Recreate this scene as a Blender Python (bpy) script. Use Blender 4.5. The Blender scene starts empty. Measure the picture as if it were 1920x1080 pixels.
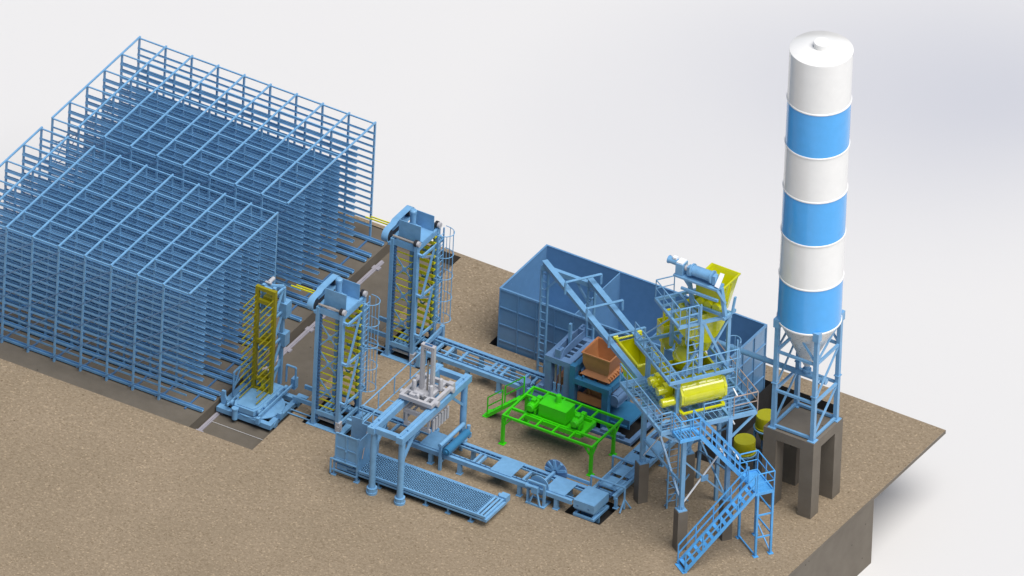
import bpy, math, random
from mathutils import Vector, Matrix
rnd = random.Random(7)
S = bpy.context.scene
COL = S.collection
R = math.radians

# ------------------------------------------------------------------ camera, light, exposure
r0 = Vector((0.86045, 0.50814, 0.03759)); r1 = Vector((-0.31277, 0.46851, 0.82624)); r2 = r0.cross(r1).normalized()
r1 = r2.cross(r0).normalized(); r0.normalize()
cam = bpy.data.cameras.new('camera'); cam.type = 'ORTHO'; cam.ortho_scale = 48.0; cam.clip_start = 1; cam.clip_end = 600
camo = bpy.data.objects.new('camera', cam); COL.objects.link(camo)
TGT = Vector((-5.4245, 9.9640, 0.0)) if False else Vector((0, 0, 0))
# image point (960,800) of the 1920-wide frame is the world origin; the frame centre is 260 px above it, at 40 px per metre
ctr = r1 * (260 / 40.0)
camo.matrix_world = Matrix((( r0.x, r1.x, r2.x, 0), (r0.y, r1.y, r2.y, 0), (r0.z, r1.z, r2.z, 0), (0, 0, 0, 1)))
camo.location = ctr + r2 * 130
S.camera = camo

SUN = Vector((0.42, -0.12, 0.90)).normalized()
W = bpy.data.worlds.new('World'); S.world = W; W.use_nodes = True
nt = W.node_tree; bg = nt.nodes['Background']
sky = nt.nodes.new('ShaderNodeTexSky'); sky.sky_type = 'NISHITA'; sky.sun_disc = False
sky.sun_elevation = math.asin(SUN.z); sky.sun_rotation = math.atan2(SUN.x, SUN.y)
sky.dust_density = 3.0; sky.ozone_density = 0.6; sky.air_density = 1.0
nt.links.new(sky.outputs[0], bg.inputs[0]); bg.inputs[1].default_value = 0.05
sl = bpy.data.lights.new('sun', 'SUN'); sl.energy = 2.6; sl.angle = R(48); sl.color = (1.0, 0.975, 0.95)
so = bpy.data.objects.new('sun', sl); COL.objects.link(so)
so.rotation_euler = SUN.to_track_quat('Z', 'Y').to_euler(); so.location = (0, 0, 60)
S.view_settings.view_transform = 'Standard'; S.view_settings.look = 'None'
S.view_settings.exposure = 0.60; S.view_settings.gamma = 1.0; S.view_settings.use_curve_mapping = False
S.render.resolution_x = 1024; S.render.resolution_y = 576

# ------------------------------------------------------------------ materials
def newmat(name):
    m = bpy.data.materials.new(name); m.use_nodes = True
    return m, m.node_tree, m.node_tree.nodes['Principled BSDF']
def N(t, kind, **kw):
    n = t.nodes.new(kind)
    for k, v in kw.items():
        if k in n.inputs: n.inputs[k].default_value = v
        else: setattr(n, k, v)
    return n
def ramp(t, src, stops):
    n = t.nodes.new('ShaderNodeValToRGB'); e = n.color_ramp.elements
    while len(e) < len(stops): e.new(0.5)
    for q, (p, c) in zip(e, stops): q.position = p; q.color = c if len(c) == 4 else (*c, 1)
    t.links.new(src, n.inputs[0]); return n
def paint(name, c, rough=0.38, var=0.10, metal=0.0, spec=0.5, coat=0.0):
    m, t, b = newmat(name)
    tc = N(t, 'ShaderNodeTexCoord')
    n = N(t, 'ShaderNodeTexNoise', Scale=2.3, Detail=5.0, Roughness=0.6)
    t.links.new(tc.outputs['Object'], n.inputs['Vector'])
    lo = tuple(x * (1 - var) for x in c); hi = tuple(min(1, x * (1 + var)) for x in c)
    r = ramp(t, n.outputs['Fac'], [(0.3, lo), (0.7, hi)])
    t.links.new(r.outputs[0], b.inputs['Base Color'])
    rr = N(t, 'ShaderNodeMapRange'); rr.inputs['To Min'].default_value = rough * 0.8; rr.inputs['To Max'].default_value = min(1, rough * 1.25)
    n2 = N(t, 'ShaderNodeTexNoise', Scale=9.0, Detail=3.0)
    t.links.new(tc.outputs['Object'], n2.inputs['Vector'])
    t.links.new(n2.outputs['Fac'], rr.inputs['Value']); t.links.new(rr.outputs[0], b.inputs['Roughness'])
    b.inputs['Metallic'].default_value = metal
    b.inputs['Specular IOR Level'].default_value = spec
    b.inputs['Coat Weight'].default_value = coat
    return m
M = {}
M['blue'] = paint('blue paint', (0.165, 0.36, 0.585), 0.24)
M['blue_dark'] = paint('dark blue steel', (0.05, 0.13, 0.27), 0.45)
M['blue_bright'] = paint('bright blue paint', (0.085, 0.35, 0.72), 0.28)
M['bin_blue'] = paint('bin blue paint', (0.125, 0.275, 0.475), 0.24, 0.05, coat=0.2)
M['teal'] = paint('teal blue paint', (0.035, 0.17, 0.33), 0.32, coat=0.2)
M['slate'] = paint('slate blue paint', (0.13, 0.24, 0.42), 0.4)
M['yellow'] = paint('yellow paint', (0.60, 0.61, 0.004), 0.17, 0.05, coat=1.0)
M['yellow_uncoated'] = paint('yellow arm paint', (0.62, 0.60, 0.004), 0.4, 0.05)  # flat yellow for arms, tines and lift motor, rougher than the coated one
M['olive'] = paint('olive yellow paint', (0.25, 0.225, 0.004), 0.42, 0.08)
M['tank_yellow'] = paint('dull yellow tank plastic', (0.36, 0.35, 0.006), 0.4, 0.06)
M['green'] = paint('bright green paint', (0.045, 0.58, 0.004), 0.36, 0.06)
M['orange'] = paint('orange brown paint', (0.47, 0.205, 0.085), 0.34)
M['white'] = paint('white silo paint', (0.83, 0.83, 0.81), 0.16, 0.02, coat=0.3)
M['silo_blue'] = paint('silo blue paint', (0.075, 0.40, 0.86), 0.2, 0.03, coat=0.3)
M['steel'] = paint('pale grey steel', (0.43, 0.435, 0.46), 0.35, 0.06)
M['rail_steel'] = paint('rail steel', (0.30, 0.29, 0.33), 0.45, 0.1)
M['cone'] = paint('galvanised cone steel', (0.74, 0.74, 0.72), 0.28, 0.06, metal=0.35)
M['shaft'] = paint('shaft steel', (0.45, 0.42, 0.38), 0.3, 0.08, metal=0.5)
M['white_rod'] = paint('white steel and painted brace glint', (0.82, 0.84, 0.86), 0.3, 0.02)  # near-white base colour paints in the specular highlights of the tower braces
M['tan_rail'] = paint('tan painted tube', (0.34, 0.27, 0.23), 0.4)
M['black'] = paint('black rubber', (0.02, 0.022, 0.028), 0.5)
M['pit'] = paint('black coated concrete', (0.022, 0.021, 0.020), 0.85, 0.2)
def concrete(name, a, b_):
    m, t, b = newmat(name)
    tc = N(t, 'ShaderNodeTexCoord')
    n = N(t, 'ShaderNodeTexNoise', Scale=0.9, Detail=8.0, Roughness=0.62)
    t.links.new(tc.outputs['Object'], n.inputs['Vector'])
    r = ramp(t, n.outputs['Fac'], [(0.3, a), (0.7, b_)])
    v = N(t, 'ShaderNodeTexVoronoi', Scale=1.3); v.inputs['Randomness'].default_value = 1
    t.links.new(tc.outputs['Object'], v.inputs['Vector'])
    sp = ramp(t, v.outputs['Distance'], [(0.03, (0.25, 0.25, 0.25)), (0.07, (1, 1, 1))])
    mx = N(t, 'ShaderNodeMix', data_type='RGBA', blend_type='MULTIPLY'); mx.inputs[0].default_value = 1
    t.links.new(r.outputs[0], mx.inputs[6]); t.links.new(sp.outputs[0], mx.inputs[7])
    t.links.new(mx.outputs[2], b.inputs['Base Color']); b.inputs['Roughness'].default_value = 0.85
    bm = N(t, 'ShaderNodeBump', Strength=0.25, Distance=0.02)
    n2 = N(t, 'ShaderNodeTexNoise', Scale=14.0, Detail=6.0); t.links.new(tc.outputs['Object'], n2.inputs['Vector'])
    t.links.new(n2.outputs['Fac'], bm.inputs['Height']); t.links.new(bm.outputs[0], b.inputs['Normal'])
    return m
M['concrete'] = concrete('grey brown concrete', (0.135, 0.116, 0.092), (0.170, 0.148, 0.118))
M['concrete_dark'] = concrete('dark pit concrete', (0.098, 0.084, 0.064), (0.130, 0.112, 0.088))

def sand():
    m, t, b = newmat('coarse sand')
    tc = N(t, 'ShaderNodeTexCoord'); L = t.links.new
    n = N(t, 'ShaderNodeTexNoise', Scale=0.22, Detail=4.0); L(tc.outputs['Object'], n.inputs['Vector'])
    base = ramp(t, n.outputs['Fac'], [(0.3, (0.240, 0.192, 0.132)), (0.7, (0.268, 0.214, 0.149))])
    n2 = N(t, 'ShaderNodeTexNoise', Scale=6.0, Detail=8.0, Roughness=0.80); L(tc.outputs['Object'], n2.inputs['Vector'])
    g = ramp(t, n2.outputs['Fac'], [(0.30, (0.70, 0.67, 0.64)), (0.44, (0.94, 0.93, 0.92)), (0.56, (1.05, 1.05, 1.05)), (0.70, (1.40, 1.39, 1.36))])
    m1 = N(t, 'ShaderNodeMix', data_type='RGBA', blend_type='MULTIPLY'); m1.inputs[0].default_value = 1
    L(base.outputs[0], m1.inputs[6]); L(g.outputs[0], m1.inputs[7])
    v = N(t, 'ShaderNodeTexVoronoi', Scale=1.5); L(tc.outputs['Object'], v.inputs['Vector'])
    d = ramp(t, v.outputs['Distance'], [(0.035, (0.42, 0.36, 0.30)), (0.075, (1, 1, 1))])
    v2 = N(t, 'ShaderNodeTexVoronoi', Scale=3.4); L(tc.outputs['Object'], v2.inputs['Vector'])
    d2 = ramp(t, v2.outputs['Distance'], [(0.05, (0.62, 0.56, 0.50)), (0.14, (1, 1, 1))])
    m2 = N(t, 'ShaderNodeMix', data_type='RGBA', blend_type='MULTIPLY'); m2.inputs[0].default_value = 1
    L(m1.outputs[2], m2.inputs[6]); L(d.outputs[0], m2.inputs[7])
    v3 = N(t, 'ShaderNodeTexVoronoi', Scale=13.0); L(tc.outputs['Object'], v3.inputs['Vector'])
    sx = N(t, 'ShaderNodeSeparateColor'); L(v3.outputs['Color'], sx.inputs[0])
    d3 = ramp(t, sx.outputs[0], [(0.0, (0.80, 0.78, 0.75)), (0.3, (0.97, 0.965, 0.96)), (0.75, (1.0, 1.0, 1.0)), (0.93, (1.10, 1.10, 1.09)), (1.0, (1.4, 1.39, 1.37))])
    m4 = N(t, 'ShaderNodeMix', data_type='RGBA', blend_type='MULTIPLY'); m4.inputs[0].default_value = 1
    L(m2.outputs[2], m4.inputs[6]); L(d3.outputs[0], m4.inputs[7]); m2 = m4
    m3 = N(t, 'ShaderNodeMix', data_type='RGBA', blend_type='MULTIPLY'); m3.inputs[0].default_value = 1
    L(m2.outputs[2], m3.inputs[6]); L(d2.outputs[0], m3.inputs[7])
    L(m3.outputs[2], b.inputs['Base Color']); b.inputs['Roughness'].default_value = 0.95
    b.inputs['Specular IOR Level'].default_value = 0.15
    bp = N(t, 'ShaderNodeBump', Strength=0.35, Distance=0.03); L(n2.outputs['Fac'], bp.inputs['Height']); L(bp.outputs[0], b.inputs['Normal'])
    return m
M['sand'] = sand()
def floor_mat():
    m, t, b = newmat('pale floor with painted backdrop gradient')
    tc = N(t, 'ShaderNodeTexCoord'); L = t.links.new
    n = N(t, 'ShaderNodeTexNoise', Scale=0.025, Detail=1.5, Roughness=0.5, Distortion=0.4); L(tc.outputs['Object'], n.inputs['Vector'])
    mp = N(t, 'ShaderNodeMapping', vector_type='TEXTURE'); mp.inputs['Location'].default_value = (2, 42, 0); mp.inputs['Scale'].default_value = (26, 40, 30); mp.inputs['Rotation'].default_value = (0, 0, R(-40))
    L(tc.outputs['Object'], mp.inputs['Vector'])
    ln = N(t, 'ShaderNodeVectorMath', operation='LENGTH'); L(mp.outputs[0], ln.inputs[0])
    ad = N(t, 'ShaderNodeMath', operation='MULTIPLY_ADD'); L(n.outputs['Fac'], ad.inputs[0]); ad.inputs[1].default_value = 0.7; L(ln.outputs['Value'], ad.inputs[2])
    r = ramp(t, ad.outputs[0], [(0.15, (0.405, 0.422, 0.475)), (1.9, (0.615, 0.613, 0.603))])  # studio backdrop's light gradient painted into the floor colour, blue-grey to off-white
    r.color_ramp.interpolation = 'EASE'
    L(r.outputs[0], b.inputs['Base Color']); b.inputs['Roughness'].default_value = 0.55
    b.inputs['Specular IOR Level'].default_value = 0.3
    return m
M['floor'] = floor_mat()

# ------------------------------------------------------------------ mesh helpers
def jit(): return rnd.uniform(0.0006, 0.0028)
class MB:
    def __init__(s): s.v = []; s.f = []; s.g = []
    def add(s, vs, fs):
        s.g.append((len(s.v), len(s.f), len(vs), len(fs)))
        o = len(s.v); s.v += [tuple(p) for p in vs]; s.f += [tuple(i + o for i in f) for f in fs]; return s
    def box(s, x0, x1, y0, y1, z0, z1):
        j = jit(); x0, x1 = min(x0, x1) - j, max(x0, x1) + j; y0, y1 = min(y0, y1) - j, max(y0, y1) + j; z0, z1 = min(z0, z1) - j, max(z0, z1) + j
        return s.add([(x0, y0, z0), (x1, y0, z0), (x1, y1, z0), (x0, y1, z0), (x0, y0, z1), (x1, y0, z1), (x1, y1, z1), (x0, y1, z1)],
                     [(3, 2, 1, 0), (4, 5, 6, 7), (0, 1, 5, 4), (1, 2, 6, 5), (2, 3, 7, 6), (3, 0, 4, 7)])
    def cbox(s, c, d): return s.box(c[0] - d[0] / 2, c[0] + d[0] / 2, c[1] - d[1] / 2, c[1] + d[1] / 2, c[2] - d[2] / 2, c[2] + d[2] / 2)
    def bar(s, p, q, w, h=None, up=(0, 0, 1)):
        p, q = Vector(p), Vector(q); h = h or w; d = (q - p).normalized(); up = Vector(up)
        if abs(d.dot(up)) > 0.97: up = Vector((0, 1, 0))
        a = d.cross(up).normalized(); b = a.cross(d).normalized(); j = jit()
        a *= w / 2 + j; b *= h / 2 + j
        vs = [p - a - b, p + a - b, p + a + b, p - a + b, q - a - b, q + a - b, q + a + b, q - a + b]
        return s.add(vs, [(0, 1, 2, 3), (7, 6, 5, 4), (4, 5, 1, 0), (5, 6, 2, 1), (6, 7, 3, 2), (7, 4, 0, 3)])
    def rod(s, p, q, r, r2=None, n=10):
        p, q = Vector(p), Vector(q); d = (q - p).normalized()
        up = Vector((0, 0, 1)) if abs(d.z) < 0.95 else Vector((1, 0, 0))
        a = d.cross(up).normalized(); b = d.cross(a).normalized(); r2 = r if r2 is None else r2
        vs = [p + (a * math.cos(2 * math.pi * i / n) + b * math.sin(2 * math.pi * i / n)) * r for i in range(n)]
        vs += [q + (a * math.cos(2 * math.pi * i / n) + b * math.sin(2 * math.pi * i / n)) * r2 for i in range(n)]
        fs = [(i, (i + 1) % n, n + (i + 1) % n, n + i) for i in range(n)]
        fs += [tuple(range(n))[::-1], tuple(range(n, 2 * n))]
        return s.add(vs, fs)
    def path(s, pts, r, n=6, closed=False):
        for i in range(len(pts) - (0 if closed else 1)): s.rod(pts[i], pts[(i + 1) % len(pts)], r, n=n)
        return s
    def prism(s, poly, off):            # polygon (3-d points) swept by off
        n = len(poly); off = Vector(off); vs = [Vector(p) for p in poly] + [Vector(p) + off for p in poly]
        fs = [tuple(range(n))[::-1], tuple(range(n, 2 * n))] + [(i, (i + 1) % n, n + (i + 1) % n, n + i) for i in range(n)]
        return s.add(vs, fs)
    def lathe(s, c, prof, n=48, cap=True):   # prof: (r, z) list, axis z
        vs = []
        for r, z in prof: vs += [(c[0] + r * math.cos(2 * math.pi * i / n), c[1] + r * math.sin(2 * math.pi * i / n), c[2] + z) for i in range(n)]
        fs = []
        for k in range(len(prof) - 1):
            fs += [(k * n + i, k * n + (i + 1) % n, (k + 1) * n + (i + 1) % n, (k + 1) * n + i) for i in range(n)]
        if cap: fs += [tuple(range(n))[::-1], tuple(range((len(prof) - 1) * n, len(prof) * n))]
        return s.add(vs, fs)
    def hopper(s, rings, t=0.04):       # rings: (cx, cy, hx, hy, z) from top down; open top, closed bottom, wall thickness t
        def ring(cx, cy, hx, hy, z, k): return [(cx - hx + k, cy - hy + k, z), (cx + hx - k, cy - hy + k, z), (cx + hx - k, cy + hy - k, z), (cx - hx + k, cy + hy - k, z)]
        vs = []
        for q in rings: vs += ring(*q, 0)
        for q in rings: vs += ring(*q, t)
        m = len(rings); fs = []
        for k in range(m - 1):
            for i in range(4):
                a, b = k * 4 + i, k * 4 + (i + 1) % 4
                fs.append((a + 4, b + 4, b, a))
                a2, b2 = a + 4 * m, b + 4 * m
                fs.append((a2, b2, b2 + 4, a2 + 4))
        for i in range(4):
            a, b = i, (i + 1) % 4
            fs.append((a, b, b + 4 * m, a + 4 * m))
        fs.append(tuple((m - 1) * 4 + i for i in (3, 2, 1, 0))); fs.append(tuple(4 * m + (m - 1) * 4 + i for i in (0, 1, 2, 3)))
        return s.add(vs, fs)
    def pieces(s):                      # primitives that stand well apart become separate parts
        bb = []
        for v0, f0, nv, nf in s.g:
            P = s.v[v0:v0 + nv]; bb.append(([min(p[k] for p in P) for k in range(3)], [max(p[k] for p in P) for k in range(3)]))
        n = len(bb); own = list(range(n))
        def root(i):
            while own[i] != i: own[i] = own[own[i]]; i = own[i]
            return i
        for i in range(n):
            for j in range(i):
                g2 = sum(max(0, bb[i][0][k] - bb[j][1][k], bb[j][0][k] - bb[i][1][k]) ** 2 for k in range(3))
                sz = max(max(b[1][k] - b[0][k] for k in range(3)) for b in (bb[i], bb[j]))
                if math.sqrt(g2) <= max(0.02, 0.42 * sz): own[root(i)] = root(j)
        out = {}
        for i in range(n): out.setdefault(root(i), []).append(i)
        return list(out.values())
    def build(s, name, mat, parent=None, world=True, label=None, smooth=35):
        pc = s.pieces() if len(s.g) < 200 else [list(range(len(s.g)))]
        res = [s.one(p, name, mat, parent, world, label, smooth) for p in pc]
        return res[0]
    def one(s, ids, name, mat, parent, world, label, smooth):
        o0 = Vector((0, 0, 0)); p = parent
        if world:
            while p is not None: o0 += Vector(p.location); p = p.parent
        V = []; F = []
        for i in ids:
            v0, f0, nv, nf = s.g[i]; d = len(V) - v0
            V += [(v[0] - o0.x, v[1] - o0.y, v[2] - o0.z) for v in s.v[v0:v0 + nv]]; F += [tuple(k + d for k in f) for f in s.f[f0:f0 + nf]]
        me = bpy.data.meshes.new(name); me.from_pydata(V, [], F)
        me.materials.append(M[mat] if isinstance(mat, str) else mat)
        me.polygons.foreach_set('use_smooth', [True] * len(me.polygons)); me.update(); me.set_sharp_from_angle(angle=R(smooth))
        o = bpy.data.objects.new(name, me); COL.objects.link(o)
        if parent is not None: o.parent = parent
        if label: o['label'] = label
        return o
def tag(o, label, cat, group=None):
    o['label'] = label; o['category'] = cat
    if group: o['group'] = group
    return o
def thing(name, label, cat, loc, rz=0.0, group=None):
    o = bpy.data.objects.new(name, None); COL.objects.link(o); o.location = loc; o.rotation_euler = (0, 0, rz); o.empty_display_size = 0.3
    return tag(o, label, cat, group)
def struct(o): o['kind'] = 'structure'; return o
def inst(o, name, parent, loc):
    c = o.copy(); COL.objects.link(c); c.name = name; c.parent = parent; c.location = loc; return c
def copy_tree(o, parent=None):
    c = o.copy(); COL.objects.link(c); c.parent = parent
    for ch in list(o.children): copy_tree(ch, c)
    return c
def rail(mb, pts, h=1.05, r=0.026, step=1.2, mid=True):     # a handrail along a polyline of deck points
    for i in range(len(pts) - 1):
        p, q = Vector(pts[i]), Vector(pts[i + 1]); L = (q - p).length; n = max(1, round(L / step)); up = Vector((0, 0, h))
        for k in range(n + 1):
            if k == 0 and i > 0: continue
            a = p.lerp(q, k / n); mb.rod(a, a + up, r, n=6)
        mb.rod(p + up, q + up, r * 1.1, n=6)
        if mid: mb.rod(p + up * 0.52, q + up * 0.52, r * 0.85, n=6)
    return mb
def grating(mb, x0, x1, y0, y1, z, pitch=0.16, w=0.05, along='y'):
    if along == 'y':
        n = max(1, int((x1 - x0) / pitch))
        for i in range(n): x = x0 + (i + .5) * (x1 - x0) / n; mb.box(x - w / 2, x + w / 2, y0, y1, z - 0.03, z)
    else:
        n = max(1, int((y1 - y0) / pitch))
        for i in range(n): y = y0 + (i + .5) * (y1 - y0) / n; mb.box(x0, x1, y - w / 2, y + w / 2, z - 0.03, z)
    return mb
def frame(mb, x0, x1, y0, y1, z, w, h):
    mb.box(x0, x1, y0, y0 + w, z - h, z); mb.box(x0, x1, y1 - w, y1, z - h, z)
    mb.box(x0, x0 + w, y0 + w, y1 - w, z - h, z); mb.box(x1 - w, x1, y0 + w, y1 - w, z - h, z)
    return mb
def ladder(mb, p, q, side, w=0.5, r=0.028, pitch=0.3):
    p, q, side = Vector(p), Vector(q), Vector(side).normalized() * w / 2
    mb.bar(p - side, q - side, r * 2, r * 2); mb.bar(p + side, q + side, r * 2, r * 2)
    n = int((q - p).length / pitch)
    for i in range(1, n): a = p.lerp(q, i / n); mb.rod(a - side, a + side, r * 0.7, n=5)
    return mb
def cage(mb, c, z0, z1, rad, ax, n=5, r=0.018):     # hoops bulging towards ax from the point c
    ax = Vector(ax).normalized(); sd = Vector((-ax.y, ax.x, 0)); c = Vector(c)
    def arc(z): return [Vector((c.x, c.y, z)) + ax * (0.1 + rad * 1.25 * math.sin(math.pi * k / 12)) * (1 if k not in (0, 12) else 0) + sd * rad * math.cos(math.pi * k / 12) for k in range(13)]
    zs = [z0 + (z1 - z0) * k / (n - 1) for k in range(n)]
    for z in zs: mb.path(arc(z), r, 5)
    a, b = arc(z0), arc(z1)
    for k in (1, 3, 6, 9, 11): mb.rod(a[k], b[k], r * 0.8, n=5)
    return mb

# ------------------------------------------------------------------ setting: floor, slab, block, pits
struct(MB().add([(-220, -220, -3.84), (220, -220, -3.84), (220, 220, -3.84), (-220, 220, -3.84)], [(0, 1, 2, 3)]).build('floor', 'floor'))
GX0, GX1, GY0, GY1 = -27.5, 17.10, -30.0, 11.07
holes = [(-27.3, -9.17, -8.45, 10.83), (-8.42, -5.95, -5.16, -2.62), (-8.42, -5.95, 1.70, 4.24),
         (-4.42, 8.25, 5.37, 10.0), (8.25, 11.96, 2.55, 10.0), (5.66, 7.60, -4.78, -2.86), (-0.25, 5.60, 1.66, 4.75)]
xs = sorted({GX0, GX1} | {h[0] for h in holes} | {h[1] for h in holes}); ys = sorted({GY0, GY1} | {h[2] for h in holes} | {h[3] for h in holes})
g = MB()
for i in range(len(xs) - 1):
    for j in range(len(ys) - 1):
        cx, cy = (xs[i] + xs[i + 1]) / 2, (ys[j] + ys[j + 1]) / 2
        if any(h[0] < cx < h[1] and h[2] < cy < h[3] for h in holes): continue
        g.add([(xs[i], ys[j], 0), (xs[i + 1], ys[j], 0), (xs[i + 1], ys[j + 1], 0), (xs[i], ys[j + 1], 0)], [(0, 1, 2, 3)])
g.g = [(0, 0, len(g.v), len(g.f))]; struct(g.build('ground', 'sand'))
sk = MB(); T = -0.19
for a, b in (((GX0, GY0), (GX1, GY0)), ((GX1, GY0), (GX1, GY1)), ((GX1, GY1), (GX0, GY1)), ((GX0, GY1), (GX0, GY0))):
    sk.add([(*a, -0.004), (*b, -0.004), (*b, T), (*a, T)], [(3, 2, 1, 0)])
sk.g = [(0, 0, len(sk.v), len(sk.f))]; struct(sk.build('slab_edge', 'concrete'))
struct(MB().box(12.2, 17.06, -30, 4.52, -3.84, T - 0.01).build('foundation_block', 'concrete'))
struct(MB().box(-26.5, 12.19, -30, -8.6, -3.84, T - 0.01).build('foundation_block', 'concrete'))
struct(MB().box(-26.5, 12.19, -8.59, 4.5, -3.84, -1.75).build('foundation_block', 'concrete'))
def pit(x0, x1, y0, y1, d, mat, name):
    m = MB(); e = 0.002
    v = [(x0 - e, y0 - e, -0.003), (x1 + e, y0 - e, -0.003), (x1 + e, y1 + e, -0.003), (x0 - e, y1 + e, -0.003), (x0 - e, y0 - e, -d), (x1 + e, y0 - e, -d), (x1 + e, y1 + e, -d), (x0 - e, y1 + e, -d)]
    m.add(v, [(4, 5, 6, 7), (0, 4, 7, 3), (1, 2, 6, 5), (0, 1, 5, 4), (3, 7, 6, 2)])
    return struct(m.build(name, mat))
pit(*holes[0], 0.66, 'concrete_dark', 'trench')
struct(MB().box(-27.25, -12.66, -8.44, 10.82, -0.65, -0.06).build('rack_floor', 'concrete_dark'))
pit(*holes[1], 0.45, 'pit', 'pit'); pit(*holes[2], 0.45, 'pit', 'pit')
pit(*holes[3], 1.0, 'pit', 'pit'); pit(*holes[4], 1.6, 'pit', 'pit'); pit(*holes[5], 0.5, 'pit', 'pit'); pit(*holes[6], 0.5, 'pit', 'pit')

# ------------------------------------------------------------------ storage racks
def rack(ytop, label):
    X0, DX, NX, DY, H, Z0 = -26.40, 1.4255, 10, 1.606, 6.5, -0.06
    XL = X0 + DX * (NX - 1); yc = ytop - 2.5 * DY
    t = thing('storage_rack', label, 'storage rack', ((X0 + XL) / 2, yc, Z0), 0, 'storage racks')
    post = beam = None
    px = MB().box(X0 - .042, X0 + .042, ytop - .042, ytop + .042, Z0, H - .03)
    for j in range(6):
        for i in range(NX):
            if j > 0 and i == NX - 1: continue
            if post is None: post = px.build('post', 'blue', t)
            else: inst(post, 'post', t, (i * DX, -j * DY, 0))
    sl = MB().box(X0 - .04, X0 + .04, ytop - 5 * DY - .02, ytop + .02, Z0, Z0 + .06).build('sleeper', 'blue_dark', t)
    for i in range(1, NX): inst(sl, 'sleeper', t, (i * DX, 0, 0))
    cb = MB().box(X0 - .04, X0 + .04, ytop - 5 * DY - .06, ytop + .06, H - .03, H + .035).build('top_beam', 'blue', t)
    for i in range(1, NX): inst(cb, 'top_beam', t, (i * DX, 0, 0))
    tr = MB().box(X0, XL, ytop - .03, ytop + .03, H - .085, H - .035).build('top_rail', 'blue', t)
    for j in range(1, 6): inst(tr, 'top_rail', t, (0, -j * DY, 0))
    def side(mb, y, s, x1, z):      # one angle rail, web against the post, shelf towards the lane
        mb.box(X0 - .05, x1, y + s * .046, y + s * .060, z, z + .092)
        mb.box(X0 - .05, x1, y + s * .061, y + s * .092, z, z + .014)
    z = 5.88; k = 0
    a = MB(); side(a, ytop, -1, XL + .06, z); ra = a.build('shelf_rail', 'blue', t)
    b = MB(); side(b, ytop - DY, -1, XL + .03, z); side(b, ytop - DY, 1, XL + .03, z); rb = b.build('shelf_rail', 'blue', t)
    c = MB(); side(c, ytop - 5 * DY, 1, XL + .03, z); rc = c.build('shelf_rail', 'blue', t)
    for k in range(15):
        if k: inst(ra, 'shelf_rail', t, (0, 0, -.373 * k)); inst(rc, 'shelf_rail', t, (0, 0, -.373 * k))
        for j in range(4):
            if k or j: inst(rb, 'shelf_rail', t, (0, -DY * j, -.373 * k))
    f = MB()
    for y, ss in [(ytop, (-1,))] + [(ytop - DY * j, (-1, 1)) for j in range(1, 5)] + [(ytop - 5 * DY, (1,))]:
        for s in ss:
            y0 = y + s * .22
            f.box(X0 - .05, -12.72, y0 - .085, y0 + .085, Z0 + .07, Z0 + .085)
            f.box(X0 - .05, -12.72, y0 - .095, y0 - .080, Z0 + .07, Z0 + .19); f.box(X0 - .05, -12.72, y0 + .080, y0 + .095, Z0 + .07, Z0 + .19)
    f.build('floor_channel', 'blue', t)
    yb = ytop - 5 * DY - .055
    for m_ in range(-8, 5):
        zz = 6.15 - 1.18 * m_; sl_ = 1.18 / DX
        xa, xb = X0, XL
        za, zb = zz + sl_ * (xa - XL), zz
        if za < .1: xa += (.1 - za) / sl_; za = .1
        if zb > 6.2: xb -= (zb - 6.2) / sl_; zb = 6.2
        if xb - xa < .3: continue
        MB().bar((xa, yb, za), (xb, yb, zb), .014, .034).build('diagonal_brace', 'slate', t)
    e = MB()
    for j in range(5):
        y = ytop - DY * j
        for zz in (4.6, 2.6): e.bar((X0 - .06, y, zz), (X0 - .06, y - DY, zz - 1.3), .03, .03)
    e.build('end_brace', 'blue_dark', t)
rack(9.88, 'far block of tall blue racking with empty shelf rails, along the back slab edge')
rack(0.83, 'near block of tall blue racking with empty shelf rails, behind the transfer car')

# ------------------------------------------------------------------ trench rails and finger car
for x, l in ((-12.50, 'long pale steel rail lying along the foot of the trench wall by the racks'),):
    t = thing('track_rail', l, 'rail', (x, 0.3, -0.66))
    MB().box(x - .05, x + .05, -8.3, 9.25, -.60, -.55).build('rail_head', 'rail_steel', t)
    MB().box(x - .10, x + .10, -8.3, 9.25, -.655, -.602).build('rail_foot', 'rail_steel', t)
    m = MB()
    for k in range(9): m.box(x - .2, x + .22, -7.9 + 2.05 * k, -7.62 + 2.05 * k, -.658, -.585)
    m.build('clip_plate', 'rail_steel', t)

CX, CY, CZ = -11.08, -4.55, -0.66
car = thing('transfer_car', 'blue turntable car in the trench carrying a tall olive yellow fork mast', 'transfer car', (CX, CY, CZ))
m = MB(); z = -.22
m.box(-12.56, -9.62, -5.98, -5.72, z - .24, z); m.box(-12.56, -9.62, -3.38, -3.12, z - .24, z)
m.box(-12.56, -12.30, -5.72, -3.38, z - .24, z); m.box(-9.88, -9.62, -5.72, -3.38, z - .24, z); m.box(-12.3, -9.88, -5.3, -5.18, z - .2, z - .02); m.box(-12.3, -9.88, -3.9, -3.78, z - .2, z - .02)
m.box(-9.9, -9.0 + -.35, -3.1, -2.86, z - .2, z); m.box(-9.7, -9.5, -5.25, -5.05, z, z + .3); m.box(-9.7, -9.5, -3.7, -3.5, z, z + .3)
m.build('base_frame', 'blue', car)
for x, y in ((-12.52, -5.45), (-12.52, -5.05), (-12.52, -3.6), (-9.66, -5.5), (-9.66, -3.4)):
    MB().rod((x - .07, y, -.43), (x + .07, y, -.43), .17, n=20).build('wheel', 'blue', car)
MB().rod((-11.5, -6.08, -.45), (-11.5, -6.08, .1), .14, n=16).rod((-11.5, -6.08, .1), (-11.5, -6.08, .16), .17, n=16).build('drive_motor', 'blue', car)
m = MB()
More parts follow.
